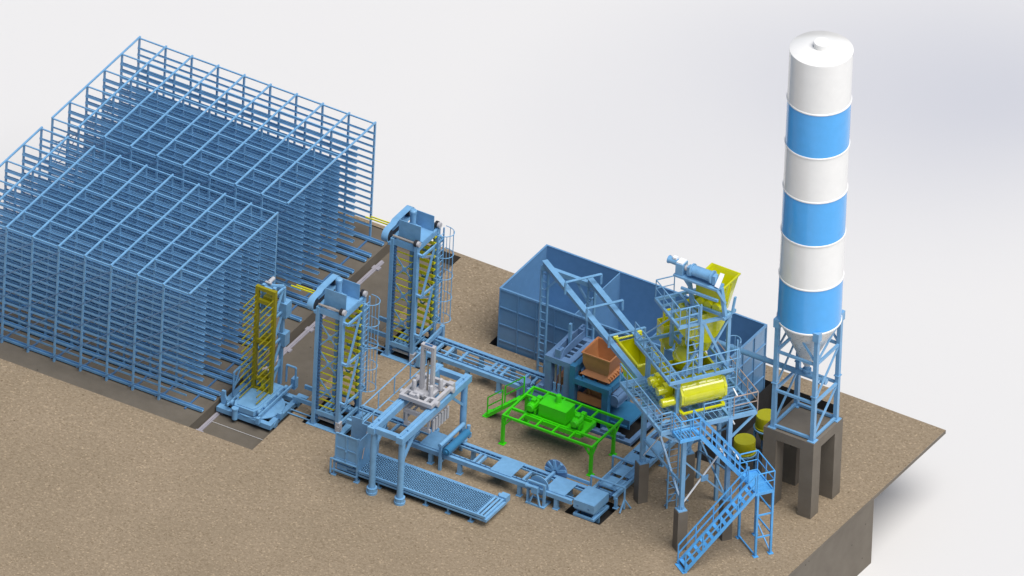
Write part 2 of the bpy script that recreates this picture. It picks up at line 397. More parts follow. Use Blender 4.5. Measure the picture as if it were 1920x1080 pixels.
for y in (-5.62, -3.55): m.prism([(-12.5, y, -.2), (-12.3, y, -.2), (-12.22, y, .05), (-12.34, y, .25), (-12.34, y, .5), (-12.52, y, .5), (-12.56, y, .1)], (0, .12, 0))
m.build('bumper', 'blue', car)
MB().lathe((-11.0, -4.75, -.2), [(1.25, 0), (1.25, .05), (1.2, .07), (0.9, .10), (0.2, .12)], 56).build('turntable', 'blue', car)
m = MB()
m.prism([(-11.62, -5.95, -.06), (-10.58, -5.95, -.06), (-10.42, -5.6, -.06), (-10.42, -3.3, -.06), (-11.78, -3.3, -.06), (-11.78, -5.6, -.06)], (0, 0, .27))
m.prism([(-11.5, -5.85, .212), (-10.66, -5.85, .212), (-10.55, -5.5, .212), (-10.55, -3.4, .212), (-11.66, -3.4, .212), (-11.66, -5.5, .212)], (0, 0, .04))
m.build('deck', 'blue', car)
m = MB()
for x in (-10.25, -11.95): m.bar((x, -6.05, .12), (x, -2.85, .12), .07, .12)
m.box(-10.35, -10.12, -2.9, -2.6, -.1, .45); m.box(-10.32, -10.14, -6.2, -6.0, -.22, .1)
m.build('side_rail', 'blue', car)
for x in (-10.36, -11.84):
    for y in (-5.75, -5.2, -4.0, -3.3): MB().rod((x - .06, y, .16), (x + .06, y, .16), .13, n=18).build('roller', 'blue', car)
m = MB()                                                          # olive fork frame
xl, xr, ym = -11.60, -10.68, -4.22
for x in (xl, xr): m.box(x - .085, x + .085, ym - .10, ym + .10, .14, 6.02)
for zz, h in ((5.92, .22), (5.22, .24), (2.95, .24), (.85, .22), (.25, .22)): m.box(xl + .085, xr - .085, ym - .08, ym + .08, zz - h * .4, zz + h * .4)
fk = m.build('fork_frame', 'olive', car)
for x in (xl, xr):
    for k in range(15):
        zz = 5.55 - .368 * k
        MB().bar((x, ym - .1, zz), (x, ym - 1.32, zz - .02), .04, .045).build('fork', 'olive', fk)
m = MB()
for zz in (5.35, 3.08, .98): m.box(-11.35, -10.92, ym + .1, ym + .5, zz - .14, zz + .1)
m.build('carriage', 'olive', car)
m = MB()
for x in (-11.44, -10.86): m.box(x - .07, x + .07, -4.02, -3.86, .2, 6.0)
for zz in (.6, 1.6, 2.6, 3.6, 4.6, 5.8): m.box(-11.37, -10.93, -3.99, -3.89, zz - .1, zz + .1)
m.build('mast', 'blue', car)
m = MB(); m.box(-10.93, -10.77, -3.15, -2.99, .1, 5.55)
for zz in (1.2, 2.7, 4.2, 5.5): m.bar((-10.86, -3.85, zz), (-10.86, -3.1, zz), .09, .09)
for zz in (.3, 1.3, 2.8, 4.2): m.bar((-10.86, -3.85, zz), (-10.86, -3.1, zz + 1.25), .1, .05)
for zz in (.3, 1.7, 3.1): m.bar((-11.4, -3.88, zz), (-10.9, -3.88, zz + 1.1), .06, .05)
m.bar((-11.44, -3.9, 5.9), (-10.86, -3.05, 5.6), .1, .1); m.box(-10.98, -10.60, -3.2, -2.7, 3.9, 4.7); m.box(-10.98, -10.60, -3.2, -2.75, 2.3, 3.0)
m.build('mast_stay', 'blue', car)
MB().rod((-11.15, -4.1, .3), (-11.15, -4.1, .75), .12, n=14).rod((-11.15, -4.1, .75), (-11.15, -4.1, .92), .07, n=14).build('lift_motor', 'yellow_uncoated', car)
MB().rod((-11.3, -3.75, 6.02), (-11.3, -3.3, 6.02), .1, n=12).rod((-11.46, -3.75, 6.02), (-11.14, -3.75, 6.02), .06, n=10).build('pulley', 'steel', car)
m = MB(); x = -12.3
m.path([(x, -4.9, -.1), (x, -4.9, 1.2), (x, -3.3, 1.2), (x, -3.3, -.1)], .055, 6); m.rod((x, -4.9, .2), (x, -4.3, 1.2), .045, n=6); m.rod((x, -4.3, 1.2), (x, -3.3, .5), .045, n=6); m.rod((x, -4.9, .35), (x, -3.6, .75), .04, n=6)
m.build('guard_rail', 'blue', car)
m = MB(); m.path([(-10.6, -2.9, .2), (-10.6, -2.9, 1.15), (-10.1, -2.9, 1.15), (-10.1, -2.9, .1)], .05, 6); m.build('rear_guard', 'blue', car)
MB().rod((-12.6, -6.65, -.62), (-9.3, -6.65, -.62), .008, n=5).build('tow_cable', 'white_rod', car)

# ------------------------------------------------------------------ pallet elevators (lowerator / elevator)
EX, EY = -7.25, -3.97
ev = thing('pallet_elevator', 'front tall blue chain elevator with yellow pallet arms, beside the gantry crane', 'elevator', (EX, EY, 0), 0, 'pallet elevators')
X0, X1, Y0, Y1, ZT = EX - .65, EX + .65, EY - .96, EY + .96, 6.65
m = MB(); frame(m, X0 - .3, X1 + .32, Y0 - .22, Y1 + .22, 0.02, .30, .16); m.box(X0, X1, EY - .12, EY + .12, -.14, -.01); m.build('base', 'blue', ev)
for x in (X0, X1):
    for y in (Y0, Y1): MB().box(x - .085, x + .085, y - .12, y + .12, .02, ZT).build('post', 'blue', ev)
for x, sx in ((X0, 1), (X1, -1)):
    for y, sy in ((Y0, 1), (Y1, -1)):
        m = MB(); xx = x + sx * .125; yy = y + sy * .04
        m.box(xx - .035, xx + .035, yy - .05, yy + .05, .3, ZT)
        for k in range(34): z = .4 + k * .185; m.cbox((xx + sx * .03, yy - sy * .02, z), (.09, .12, .075))
        m.build('chain', 'blue_dark', ev)
m = MB()
for z0, z1 in ((1.28, 2.78), (2.80, 4.30), (4.32, 5.82)):
    for y in (Y0 + .02, Y1 - .02):
        m.bar((X0, y, z0), (X1, y, z1), .025, .07); m.bar((X0, y + .03, z1), (X1, y + .03, z0), .025, .07); m.cbox((EX, y + .015, (z0 + z1) / 2), (.2, .05, .2))
m.build('cross_brace', 'blue', ev)
m = MB()
for y in (Y0, Y1): m.box(X0 + .085, X1 - .085, y - .05, y + .05, .62, .84); m.box(X0 + .085, X1 - .085, y - .05, y + .05, 6.3, 6.62)
for x in (X0, X1): m.box(x - .06, x + .06, Y0 + .12, Y1 - .12, 6.32, 6.6); m.box(x - .05, x + .05, Y0 + .12, Y1 - .12, .25, .42)
m.build('tie_beam', 'blue', ev)
for k in range(15):
    z = 1.0 + .372 * k
    m = MB(); m.box(X0 + .1, X1 - .12, Y0 + .13, Y0 + .17, z, z + .05); m.box(X0 + .1, X1 - .12, Y0 + .17, Y0 + .20, z, z + .015); m.box(X1 - .3, X1 - .1, Y0 + .10, Y0 + .22, z + .03, z + .09)
    m.box(X0 + .42, X1 + .06, Y1 - .34, Y1 - .30, z - .02, z + .14); m.box(X0 + .42, X1 + .06, Y1 - .30, Y1 - .14, z - .02, z + .02)
    m.build('pallet_arm', 'yellow_uncoated', ev)
MB().rod((X0, Y0 - .02, 6.78), (X1, Y0 - .02, 6.78), .055, n=12).rod((X0, Y1, 6.78), (X1, Y1, 6.78), .055, n=12).rod((X0, Y0 + .1, .35), (X1, Y0 + .1, .35), .06, n=12).rod((X0, Y0 + .35, .15), (X1, Y0 + .35, .15), .06, n=12).build('shaft', 'shaft', ev)
for x, y in ((X1, Y0), (X1, Y1)):
    MB().rod((x + .02, y, 6.78), (x + .15, y, 6.78), .14, n=16).build('bearing', 'steel', ev)
    MB().rod((x - .12, y, 6.78), (x + .01, y, 6.78), .17, n=16).build('sprocket', 'black', ev)
MB().cbox((X1 + .06, Y0 - .02, .35), (.22, .26, .5)).cbox((X1 + .1, Y0 - .1, .25), (.14, .16, .3)).build('tensioner', 'steel', ev)
m = MB(); m.box(X0 + .1, X1 + .05, EY - .56, EY + .50, 6.62, 6.66); m.build('top_deck', 'blue', ev)
MB().box(X0 + .08, X1 - .05, EY - .60, EY - .57, 6.58, 7.50).build('side_plate', 'blue', ev); MB().box(X0 + .08, X1 + .03, EY + .50, EY + .53, 6.58, 7.52).build('side_plate', 'blue', ev)
m = MB(); m.lathe((X0 + .42, EY + .12, 6.66), [(.20, 0), (.20, .25), (.15, .28), (.15, .95), (.17, .96), (.17, 1.06), (.12, 1.12)], 24); m.cbox((X0 + .5, EY + .05, 6.76), (.55, .5, .2)); m.build('gear_motor', 'blue', ev)
def stadium(y0, z0, ra, y1, z1, rb, n=12):
    pts = []
    for k in range(n + 1): a = math.pi * .5 + math.pi * k / n; pts.append((y0 + ra * math.cos(a), z0 + ra * math.sin(a)))
    pts += [(y0 + ra * .6, z0 - ra * 1.0)]
    for k in range(n + 1): a = -math.pi * .5 + math.pi * k / n; pts.append((y1 + rb * math.cos(a), z1 + rb * math.sin(a)))
    pts += [(y0 + .62, z1 + rb * .98), (y0 + .45, z0 + ra * 1.04)]
    return pts
pf = stadium(Y0 - .06, 6.76, .36, Y1 - .05, 6.98, .26)
xg = X0 - .42; n = len(pf)
outer = pf; cy = sum(p[0] for p in pf) / n; cz = sum(p[1] for p in pf) / n
m = MB(); m.prism([(xg, y, z) for y, z in pf], (.02, 0, 0))
vs = [(xg + .02, y, z) for y, z in pf] + [(xg + .33, y, z) for y, z in pf]
m.add(vs, [(i, (i + 1) % n, n + (i + 1) % n, n + i) for i in range(n)])
inn = [(cy + (y - cy) * .97, cz + (z - cz) * .93) for y, z in pf]
m.add([(xg + .33, y, z) for y, z in pf] + [(xg + .33, y, z) for y, z in inn], [(i, (i + 1) % n, n + (i + 1) % n, n + i) for i in range(n)])
m.build('chain_guard', 'blue', ev)
MB().rod((xg + .1, Y0 - .06, 6.76), (xg + .28, Y0 - .06, 6.76), .27, n=20).rod((xg + .1, Y1 - .05, 6.98), (xg + .28, Y1 - .05, 6.98), .2, n=20).box(xg + .12, xg + .24, Y0, Y1, 6.55, 6.62).build('drive_chain', 'black', ev)
m = MB(); m.box(X0 - .18, X0 - .05, Y0 - .16, Y0 + .14, 6.28, 6.46); m.build('guard_bracket', 'blue', ev)
m = MB()                                                          # ladder stand-off frames on the right side
xo = X1 + .42
for z in (6.2, 3.9, 1.65):
    m.bar((X1 + .08, Y0, z), (xo - .1, Y0, z - .02), .10, .12); m.bar((xo - .1, Y0, z), (xo, Y1 - .15, z + .02), .07, .12); m.bar((X1 + .08, Y1, z), (xo, Y1 - .15, z), .09, .1)
for z in (1.7, 3.95): m.bar((xo - .08, Y0 + .1, z), (xo - .02, Y0 + .95, z + 2.15), .06, .11)
for z in (6.15, 3.85): m.bar((xo - .1, Y0, z), (X1 - .05, Y1 - .1, z - 1.1), .05, .09)
m.build('ladder_frame', 'blue', ev)
m = MB(); ladder(m, (xo + .1, EY + .35, 1.55), (xo + .1, EY + .35, 7.0), (0, 1, 0), .55); lad = m.build('ladder', 'blue', ev)
m = MB(); cage(m, (xo + .1, EY + .35, 0), 2.1, 7.0, .46, (1, 0, 0), 5, .021); m.build('cage', 'blue', lad)
m = MB()
for y in (Y0 + .02, Y0 + .34): m.rod((X0 - 1.45, y, .06), (X0 - .2, y, .06), .035, n=8)
for y in (EY - .35, EY + .75): m.bar((X0 - 1.5, y, .55), (X0 - .1, y, .55), .10, .20)
m.build('infeed_beam', 'blue', ev)
MB().bar((X0 - 2.1, EY + .05, 6.45), (X0 - .1, EY + .05, 6.48), .05, .05).bar((X0 - 1.9, EY + .22, 6.45), (X0 - .1, EY + .22, 6.48), .05, .05).build('tine', 'yellow_uncoated', ev)
m = MB(); m.box(X0 + .25, X1 - .1, EY - .5, EY - .3, .35, .5); m.box(X0 + .25, X1 - .1, EY + .3, EY + .5, .35, .5)
for k in range(4): m.bar((X0 + .3 + .25 * k, EY - .5, .55), (X0 + .3 + .25 * k, EY + .6, .55), .06, .08)
m.build('lift_fork', 'blue', ev)
e2 = copy_tree(ev); e2.location = (EX, EY + 6.86, 0)
e2['label'] = 'rear tall blue chain elevator with yellow pallet arms, near the back edge of the slab'

# ------------------------------------------------------------------ pallet conveyors
def conveyor(name, label, x0, x1, y0, y1, legs, cross, z=.82):
    t = thing(name, label, 'conveyor', ((x0 + x1) / 2, (y0 + y1) / 2, 0))
    for y, s in ((y0, 1), (y1, -1)):
        m = MB(); m.box(x0, x1, y, y + s * .05, z - .22, z); m.box(x0, x1, y + s * .05, y + s * .17, z - .03, z - .004); m.box(x0, x1, y + s * .05, y + s * .13, z - .22, z - .19)
        r_ = m.build('side_rail', 'blue', t)
        m = MB(); m.box(x0, x1, y + s * .19, y + s * .23, z - .06, z + .004)
        for k in range(int((x1 - x0) / .28)): m.cbox((x0 + .14 + .28 * k, y + s * .27, z - .02), (.06, .05, .06))
        m.build('chain_strip', 'blue_dark', r_)
        m = MB(); m.box(x0, x1, y + s * .30, y + s * .36, z - .12, z - .03); m.build('inner_rail', 'blue', t)
    for x in cross: MB().box(x - .06, x + .06, y0 + .3, y1 - .3, z - .2, z - .06).build('cross_member', 'blue', t)
    for x in legs:
        for y, s in ((y0, 1), (y1, -1)):
            MB().box(x - .09, x + .09, y + s * .02, y + s * .2, .03, z - .21).box(x - .14, x + .14, y - s * .03, y + s * .24, .002, .035).build('leg', 'blue', t)
    return t
ca = conveyor('chain_conveyor', 'long blue pallet conveyor running under the gantry to the lift table', -6.2, 6.05, -4.84, -3.36, (-4.9, -1.64, -.06, 3.2, 5.2), (-5.6, -5.0, -4.0, -2.9, -.9, .5, .75, 3.2, 4.2, 5.0))
cb_ = conveyor('chain_conveyor', 'long blue pallet conveyor from the rear elevator to the block press', -6.2, .55, 2.05, 3.58, (-5.2, -3.72, -2.0, -.9, -.3), (-5.7, -5.1, -4.35, -2.75, -2.45, -2.1, -1.05, -.55, -.2))
m = MB(); m.bar((-5.5, 2.72, .72), (-.4, 2.72, .72), .07, .07); m.bar((-4.5, 3.0, .70), (-1.0, 3.0, .70), .05, .06); m.cbox((-2.9, 2.6, .66), (.3, .35, .22)); m.rod((-3.0, 2.5, .62), (-2.6, 2.5, .62), .09, n=12); m.build('pusher_bar', 'blue', cb_)
m = MB(); m.bar((-6.15, 1.75, .95), (-6.15, 3.95, 1.05), .10, .24); m.box(-6.24, -6.06, 3.8, 4.0, .1, 1.2); m.box(-6.24, -6.06, 1.7, 1.9, .1, .9); m.build('end_frame', 'blue', cb_)
m = MB(); m.rod((-.62, 2.25, 1.02), (-.62, 2.25, 1.10), .25, n=20); m.box(-.75, -.45, 2.0, 2.4, .4, 1.02); m.build('motor_housing', 'slate', cb_)
def pallet(x, y, dx, dy, z, label):
    m = MB(); m.box(x - dx / 2, x + dx / 2, y - dy / 2, y + dy / 2, z, z + .028)
    return tag(m.build('pallet', 'blue'), label, 'pallet', 'flat steel pallets on the conveyors')
pallet(-1.75, -4.06, 1.1, 1.30, .83, 'flat blue pallet on the front conveyor under the gantry clamp')
pallet(2.13, -4.06, 1.15, 1.34, .83, 'flat blue pallet midway along the front conveyor, below the green platform')
pallet(5.05, -4.10, 1.1, 1.2, .83, 'flat blue pallet beside the round pallet turner')
# turner
t = thing('pallet_turner', 'blue pallet turner with two round spoked discs straddling the front conveyor', 'pallet turner', (4.35, -4.1, 0))
def halfdisc(cx, y, cz, r, th, a0, a1, n=22):
    p = [(cx, y, cz)] if abs(a1 - a0) < 359 else []
    p += [(cx + r * math.cos(R(a0 + (a1 - a0) * k / n)), y, cz + r * math.sin(R(a0 + (a1 - a0) * k / n))) for k in range(n + (1 if p else 0))]
    return MB().prism(p, (0, th, 0))
def disc(cx, y, cz, r, spokes):
    d = halfdisc(cx, y, cz, r, .05, 0, 360, 40).build('disc', 'slate' if spokes else 'blue', t, smooth=30)
    if spokes:
        m = MB()
        for a in (20, 60, 100, 140, 180): m.bar((cx + .1 * math.cos(R(a)), y - .035, cz + .1 * math.sin(R(a))), (cx + r * .97 * math.cos(R(a)), y - .035, cz + r * .97 * math.sin(R(a))), .13, .07, (0, 1, 0))
        m.build('spoke', 'blue', d)
disc(4.30, -3.30, .98, .60, True); disc(4.22, -4.72, .93, .52, False)
m = MB(); frame(m, 3.75, 4.75, -5.12, -4.45, .07, .10, .065); m.bar((3.95, -5.08, .05), (4.15, -5.02, .75), .07); m.bar((4.5, -5.08, .05), (4.28, -5.02, .75), .07); m.box(4.6, 4.7, -5.0, -4.88, .05, 1.2); m.bar((3.75, -4.94, 1.2), (4.7, -4.94, 1.2), .1, .08); m.box(3.72, 3.82, -5.0, -4.88, .05, 1.2)
m.build('stand', 'blue', t)
MB().cbox((4.2, -5.02, .88), (.32, .26, .34)).rod((3.8, -5.05, .98), (4.1, -5.05, .98), .09, n=14).rod((3.7, -5.05, .98), (3.8, -5.05, .98), .12, n=14).build('motor', 'blue', t)
MB().bar((4.25, -4.7, .93), (4.25, -3.3, .93), .12, .12).box(4.9, 6.1, -3.30, -3.22, .86, 1.02).build('axle', 'blue', t)
# lift table
t = thing('lift_table', 'blue scissor lift table standing in the black pit at the conveyor corner', 'lift table', (6.68, -4.08, 0))
MB().box(6.12, 7.24, -4.76, -3.38, .47, .90).build('table_top', 'blue', t)
m = MB(); frame(m, 6.12, 7.24, -4.74, -3.30, .12, .11, .13); frame(m, 6.16, 7.2, -4.7, -3.34, .44, .08, .07); m.build('base_frame', 'blue', t)
m = MB()
for x in (6.25, 7.12): m.bar((x, -4.65, .12), (x, -3.35, .42), .06, .09); m.bar((x + .06, -4.65, .42), (x + .06, -3.35, .12), .06, .09)
m.box(6.2, 7.16, -4.1, -4.0, -.45, .2); m.build('scissor_arm', 'blue', t)
m = MB()
for x in (6.35, 6.95): m.cbox((x, -4.765, .62), (.09, .02, .04))
m.build('slot', 'blue_dark', t)
# cross conveyor C
def conveyor_y(label, x0, x1, y0, y1, z=.74):
    t = thing('cross_conveyor', label, 'conveyor', ((x0 + x1) / 2, (y0 + y1) / 2, 0))
    for x, s in ((x0, 1), (x1, -1)):
        MB().box(x, x + s * .06, y0, y1, z - .2, z).box(x + s * .06, x + s * .16, y0, y1, z - .03, z - .006).build('side_rail', 'blue', t)
        MB().box(x + s * .22, x + s * .30, y0, y1, z - .16, z - .02).build('inner_rail', 'blue_dark', t)
    y = y0 + .3
    while y < y1: MB().box(x0 + .06, x1 - .06, y - .05, y + .05, z - .2, z - .07).build('cross_member', 'blue', t); y += .95
    for y in (y0 + .15, y0 + 2.2, y0 + 4.4, y1 - .4):
        for x in (x0, x1): MB().box(x - .06, x + .06, y - .07, y + .07, .03, z - .19).box(x - .12, x + .12, y - .12, y + .12, .002, .035).build('leg', 'blue', t)
    m = MB()
    for y in (-3.05, -1.05): m.path([(x0 - .15, y, .4), (x0 - .15, y, 1.25), (x1 + .4, y, 1.25), (x1 + .4, y, .05)], .05, 6)
    m.rod((x1 + .4, -3.05, .6), (x1 + .4, -3.45, .04), .045, n=6); m.rod((x1 + .4, -3.05, .6), (x1 + .62, -2.8, .04), .045, n=6)
    for x in (x0 + .3, x1 - .25): m.bar((x, -3.1, 1.1), (x, -.95, 1.1), .07, .05)
    m.bar((x0 + .2, -3.0, .9), (x1 - .1, -3.0, .9), .07, .07); m.build('guide_frame', 'blue', t)
    return t
conveyor_y('blue cross conveyor with a tube guide frame running beneath the mixing tower', 6.22, 7.50, -3.28, 3.6)
pallet(6.86, -2.35, 1.0, .85, .76, 'flat blue pallet on the cross conveyor, nearest the lift table')
pallet(6.86, -1.25, 1.0, .85, .76, 'flat blue pallet on the cross conveyor, second from the lift table')
pallet(6.86, -.15, 1.0, .85, .76, 'flat blue pallet on the cross conveyor beside the left concrete pillar')
pallet(6.86, 1.15, 1.15, 1.3, .76, 'large flat blue pallet on the cross conveyor under the tower leg')
# brush roller
t = thing('brush_roller', 'blue cleaning roller on a portal across the front conveyor', 'roller', (-.85, -4.05, 0))
MB().box(-1.05, -.93, -5.05, -4.93, .002, 1.45).build('post', 'blue', t); MB().box(-1.05, -.93, -3.1, -2.98, .002, 1.45).build('post', 'blue', t)
MB().rod((-.99, -5.1, 1.42), (-.99, -2.9, 1.42), .11, n=14).build('cross_tube', 'blue', t)
MB().rod((-.70, -5.0, 1.12), (-.70, -3.02, 1.12), .20, n=22).rod((-.70, -5.08, 1.12), (-.70, -5.0, 1.12), .1, n=12).build('roller', 'teal', t)
MB().rod((-.68, -2.95, 1.05), (-.68, -2.95, 1.5), .09, n=12).box(-.8, -.56, -3.05, -2.85, .85, 1.08).build('motor', 'blue', t)
m = MB(); m.bar((-.97, -5.0, .45), (-.97, -3.05, .45), .07, .1); m.build('tie', 'blue', t)

# ------------------------------------------------------------------ slat conveyor with guard cabinet
t = thing('slat_conveyor', 'low blue slat conveyor with a fine grid of slats, in front of the gantry legs', 'conveyor', (-.6, -7.02, 0))
sx0, sx1, sy0, sy1, sz = -4.75, 3.22, -7.98, -6.14, .60
m = MB()
for y, s in ((sy0, 1), (sy1, -1)): m.box(sx0, sx1, y, y + s * .05, sz - .12, sz + .01); m.box(sx0, sx1, y, y + s * .05, sz - .27, sz - .19); m.box(sx0, sx1, y + s * .05, y + s * .12, sz - .03, sz - .01)
m.build('side_frame', 'blue', t)
MB().box(sx0 + .05, sx1 - .55, sy0 + .08, sy1 - .08, sz - .2, sz - .075).build('belt', 'black', t)
m = MB(); x = sx0 + .1; k = 0
while x < sx1 - .6:
    for q in range(11):
        y = sy0 + .13 + q * .146 + (.04 if k % 2 else 0)
        m.box(x, x + .036, y, y + .092, sz - .05, sz + .008)
    x += .098; k += 1
m.build('slat', 'blue', t)['kind'] = 'stuff'
m = MB()
for x in (2.72, 2.92, 3.12): m.rod((x, sy0 + .06, sz - .05), (x, sy1 - .06, sz - .05), .07, n=12)
m.box(3.16, 3.30, sy0 - .02, sy1 + .02, sz - .26, sz - .12); m.build('end_roller', 'blue', t)
MB().box(2.9, 3.3, sy1 - .05, sy1 + .34, sz - .22, sz + .1).rod((2.8, sy1 + .15, sz + .02), (3.0, sy1 + .15, sz + .02), .09, n=12).build('drive_box', 'blue', t)
for x in (-3.78, -2.62, -1.35, -.05, 1.16, 2.40):
    for y in (-7.86, -6.18):
        MB().box(x - .04, x + .04, y - .04, y + .04, 0.03, sz - .25).box(x - .13, x + .13, y - .1, y + .1, .002, .03).build('leg', 'blue', t)
t = thing('guard_cabinet', 'blue three sided sheet metal guard at the left end of the slat conveyor', 'cabinet', (-4.3, -7.1, 0))
f = MB().box(-4.90, -3.72, -8.08, -8.04, .98, 2.42).build('front_panel', 'blue', t)
m = MB()
for x in (-4.88, -4.31, -3.74): m.box(x - .035, x + .035, -8.12, -8.083, .98, 2.42)
for z in (1.0, 1.62, 2.4): m.box(-4.84, -3.78, -8.11, -8.084, z - .03, z + .03)
m.cbox((-4.31, -8.13, 1.55), (.07, .06, .1)); m.cbox((-4.31, -8.13, 1.05), (.07, .06, .1)); m.build('stiffener', 'blue', f)
MB().box(-3.72, -3.68, -8.0, -6.15, .62, 2.3).box(-3.74, -3.66, -8.1, -8.0, .62, 2.44).build('side_panel', 'blue', t)
MB().box(-5.2, -3.7, -6.12, -6.08, .7, 2.1).build('back_panel', 'blue', t)
m = MB(); m.path([(-5.1, -8.14, .1), (-5.1, -8.14, .92), (-3.7, -8.14, .92)], .05, 6)
for x, y in ((-4.95, -8.05), (-3.72, -8.05), (-5.0, -6.3)): m.box(x - .04, x + .04, y - .04, y + .04, .03, 1.0); m.box(x - .13, x + .13, y - .1, y + .1, .002, .03)
m.bar((-5.05, -8.1, .3), (-3.7, -8.1, .3), .05, .08); m.build('stand', 'blue', t)
MB().box(-4.85, -4.3, -8.0, -7.75, .35, .62).rod((-4.9, -7.88, .72), (-4.0, -7.88, .72), .11, n=14).rod((-4.9, -7.6, .6), (-3.9, -7.6, .6), .09, n=14).rod((-5.0, -7.88, .72), (-4.9, -7.88, .72), .14, n=14).build('drive_motor', 'blue', t)
MB().bar((-3.9, -6.9, 2.2), (-3.55, -7.9, 1.3), .03, .05).build('strut', 'tan_rail', t)

# ------------------------------------------------------------------ gantry crane and clamp trolley
t = thing('gantry_crane', 'blue four legged gantry frame straddling both conveyors', 'gantry', (-1.92, -5.5, 0))
for x, y in ((-2.68, -8.41), (-1.16, -8.41), (-2.68, -2.66), (-1.16, -2.66)):
    c = MB().rod((x, y, .1), (x, y, 3.5), .16, n=28).build('column', 'blue', t)
    m = MB(); m.lathe((x, y, .004), [(.27, 0), (.27, .12), (.24, .13), (.24, .30), (.25, .31), (.25, .34)], 28)
    for k in range(8): a = k * math.pi / 4; m.box(x + .235 * math.cos(a) - .015, x + .235 * math.cos(a) + .015, y + .235 * math.sin(a) - .015, y + .235 * math.sin(a) + .015, .1, .33)
    m.build('base_collar', 'blue', c)
for x in (-2.72, -1.16):
    MB().box(x - .18, x + .18, -8.72, -2.30, 3.50, 3.84).build('runway_beam', 'blue', t)
    MB().box(x - .03, x + .03, -8.6, -2.5, 3.843, 3.89).build('runway_rail', 'blue', t)
    for y0, y1 in ((-8.3, -7.1), (-2.75, -3.95)): MB().bar((x, y0, 2.35), (x, y1, 3.5), .12, .12).build('knee_brace', 'blue', t)
MB().box(-2.54, -1.34, -8.60, -8.36, 3.52, 3.80).build('end_beam', 'blue', t); MB().box(-2.54, -1.34, -2.66, -2.42, 3.52, 3.80).build('end_beam', 'blue', t)
m = MB()
for x in (-2.72, -1.16):
    for y in (-8.0, -2.85): m.rod((x + .05, y, 3.84), (x + .05, y, 3.97), .05, n=10)
m.build('end_stop', 'blue', t)
m = MB(); rail(m, [(-3.42, -8.3, 3.6), (-3.42, -2.4, 3.6)], 1.0, .028, 1.45, mid=False); m.rod((-3.42, -8.3, 3.6), (-3.42, -2.4, 3.6), .03, n=6)
for k in range(6): y = -8.3 + k * 1.18; m.rod((-3.42, y, 3.6), (-2.88, y, 3.6), .025, n=6)
m.path([(-2.85, -8.3, 3.6), (-2.85, -8.3, 4.6), (-3.42, -8.3, 4.6)], .028, 6); m.build('walkway_rail', 'blue', t)
t = thing('clamp_trolley', 'pale grey stacker trolley with a two post mast riding on the gantry beams', 'trolley', (-1.93, -4.82, 3.9))
m = MB(); frame(m, -2.82, -1.05, -5.95, -3.75, 4.16, .16, .2)
for x in (-2.35, -1.52): m.box(x - .07, x + .07, -5.8, -3.9, 3.98, 4.15)
for y in (-5.35, -4.35): m.box(-2.7, -1.2, y - .07, y + .07, 3.97, 4.14)
m.box(-2.28, -1.6, -5.3, -4.4, 3.98, 4.1); m.build('frame', 'steel', t)
for x in (-2.9, -0.98):
    for y in (-5.5, -4.1): MB().rod((x - .07, y, 4.03), (x + .07, y, 4.03), .14, n=18).build('wheel', 'steel', t)
m = MB()
for x in (-2.22, -1.66): m.box(x - .08, x + .08, -4.98, -4.78, 3.5, 6.6); m.box(x - .03, x + .03, -5.0, -4.982, 3.6, 6.55)
m.box(-2.30, -1.58, -5.0, -4.76, 6.6, 6.66); m.box(-2.14, -1.74, -4.99, -4.77, 6.4, 6.6); m.build('mast', 'steel', t)
m = MB()
for k in range(3): m.cbox((-2.06 + .12 * k, -5.0, 6.5), (.05, .02, .05))
m.cbox((-1.94, -4.88, 6.665), (.4, .14, .015)); m.build('mast_opening', 'blue_dark', t)
MB().rod((-1.94, -4.85, 3.6), (-1.94, -4.85, 5.6), .05, n=12).rod((-1.94, -4.85, 5.6), (-1.94, -4.85, 5.75), .03, n=10).build('lift_cylinder', 'shaft', t)
for x, y in ((-2.42, -5.25), (-1.5, -5.25), (-1.42, -4.5), (-2.4, -4.5)):
    MB().lathe((x, y, 4.1), [(.11, 0), (.11, .55), (.09, .62), (.04, .65)], 18).build('guide_post', 'steel', t)
MB().cbox((-2.1, -5.7, 4.22), (.5, .3, .16)).rod((-2.2, -5.6, 4.32), (-1.7, -5.6, 4.32), .1, n=14).rod((-1.95, -5.85, 4.3), (-1.95, -5.55, 4.3), .08, n=12).cbox((-1.2, -3.9, 4.2), (.3, .26, .12)).build('travel_motor', 'steel', t)
m = MB(); frame(m, -2.66, -1.2, -5.75, -4.15, 3.30, .14, .2); m.box(-2.5, -1.36, -5.02, -4.88, 3.1, 3.29); m.build('clamp_frame', 'steel', t)
m = MB()
for y in (-5.72, -4.2):
    m.bar((-2.5, y, 3.12), (-2.5, y, 2.5), .09, .09); m.bar((-1.3, y, 3.12), (-1.3, y, 2.5), .09, .09); m.box(-2.6, -1.2, y - .05, y + .05, 2.42, 2.6)
for k in range(6): m.box(-1.16 + .0, -1.1, -5.6 + .26 * k, -5.44 + .26 * k, 2.45, 3.1)
m.box(-2.74, -2.68, -5.6, -4.3, 2.5, 2.62); m.box(-2.74, -2.68, -5.6, -5.5, 2.5, 3.1); m.build('clamp_jaw', 'steel', t)

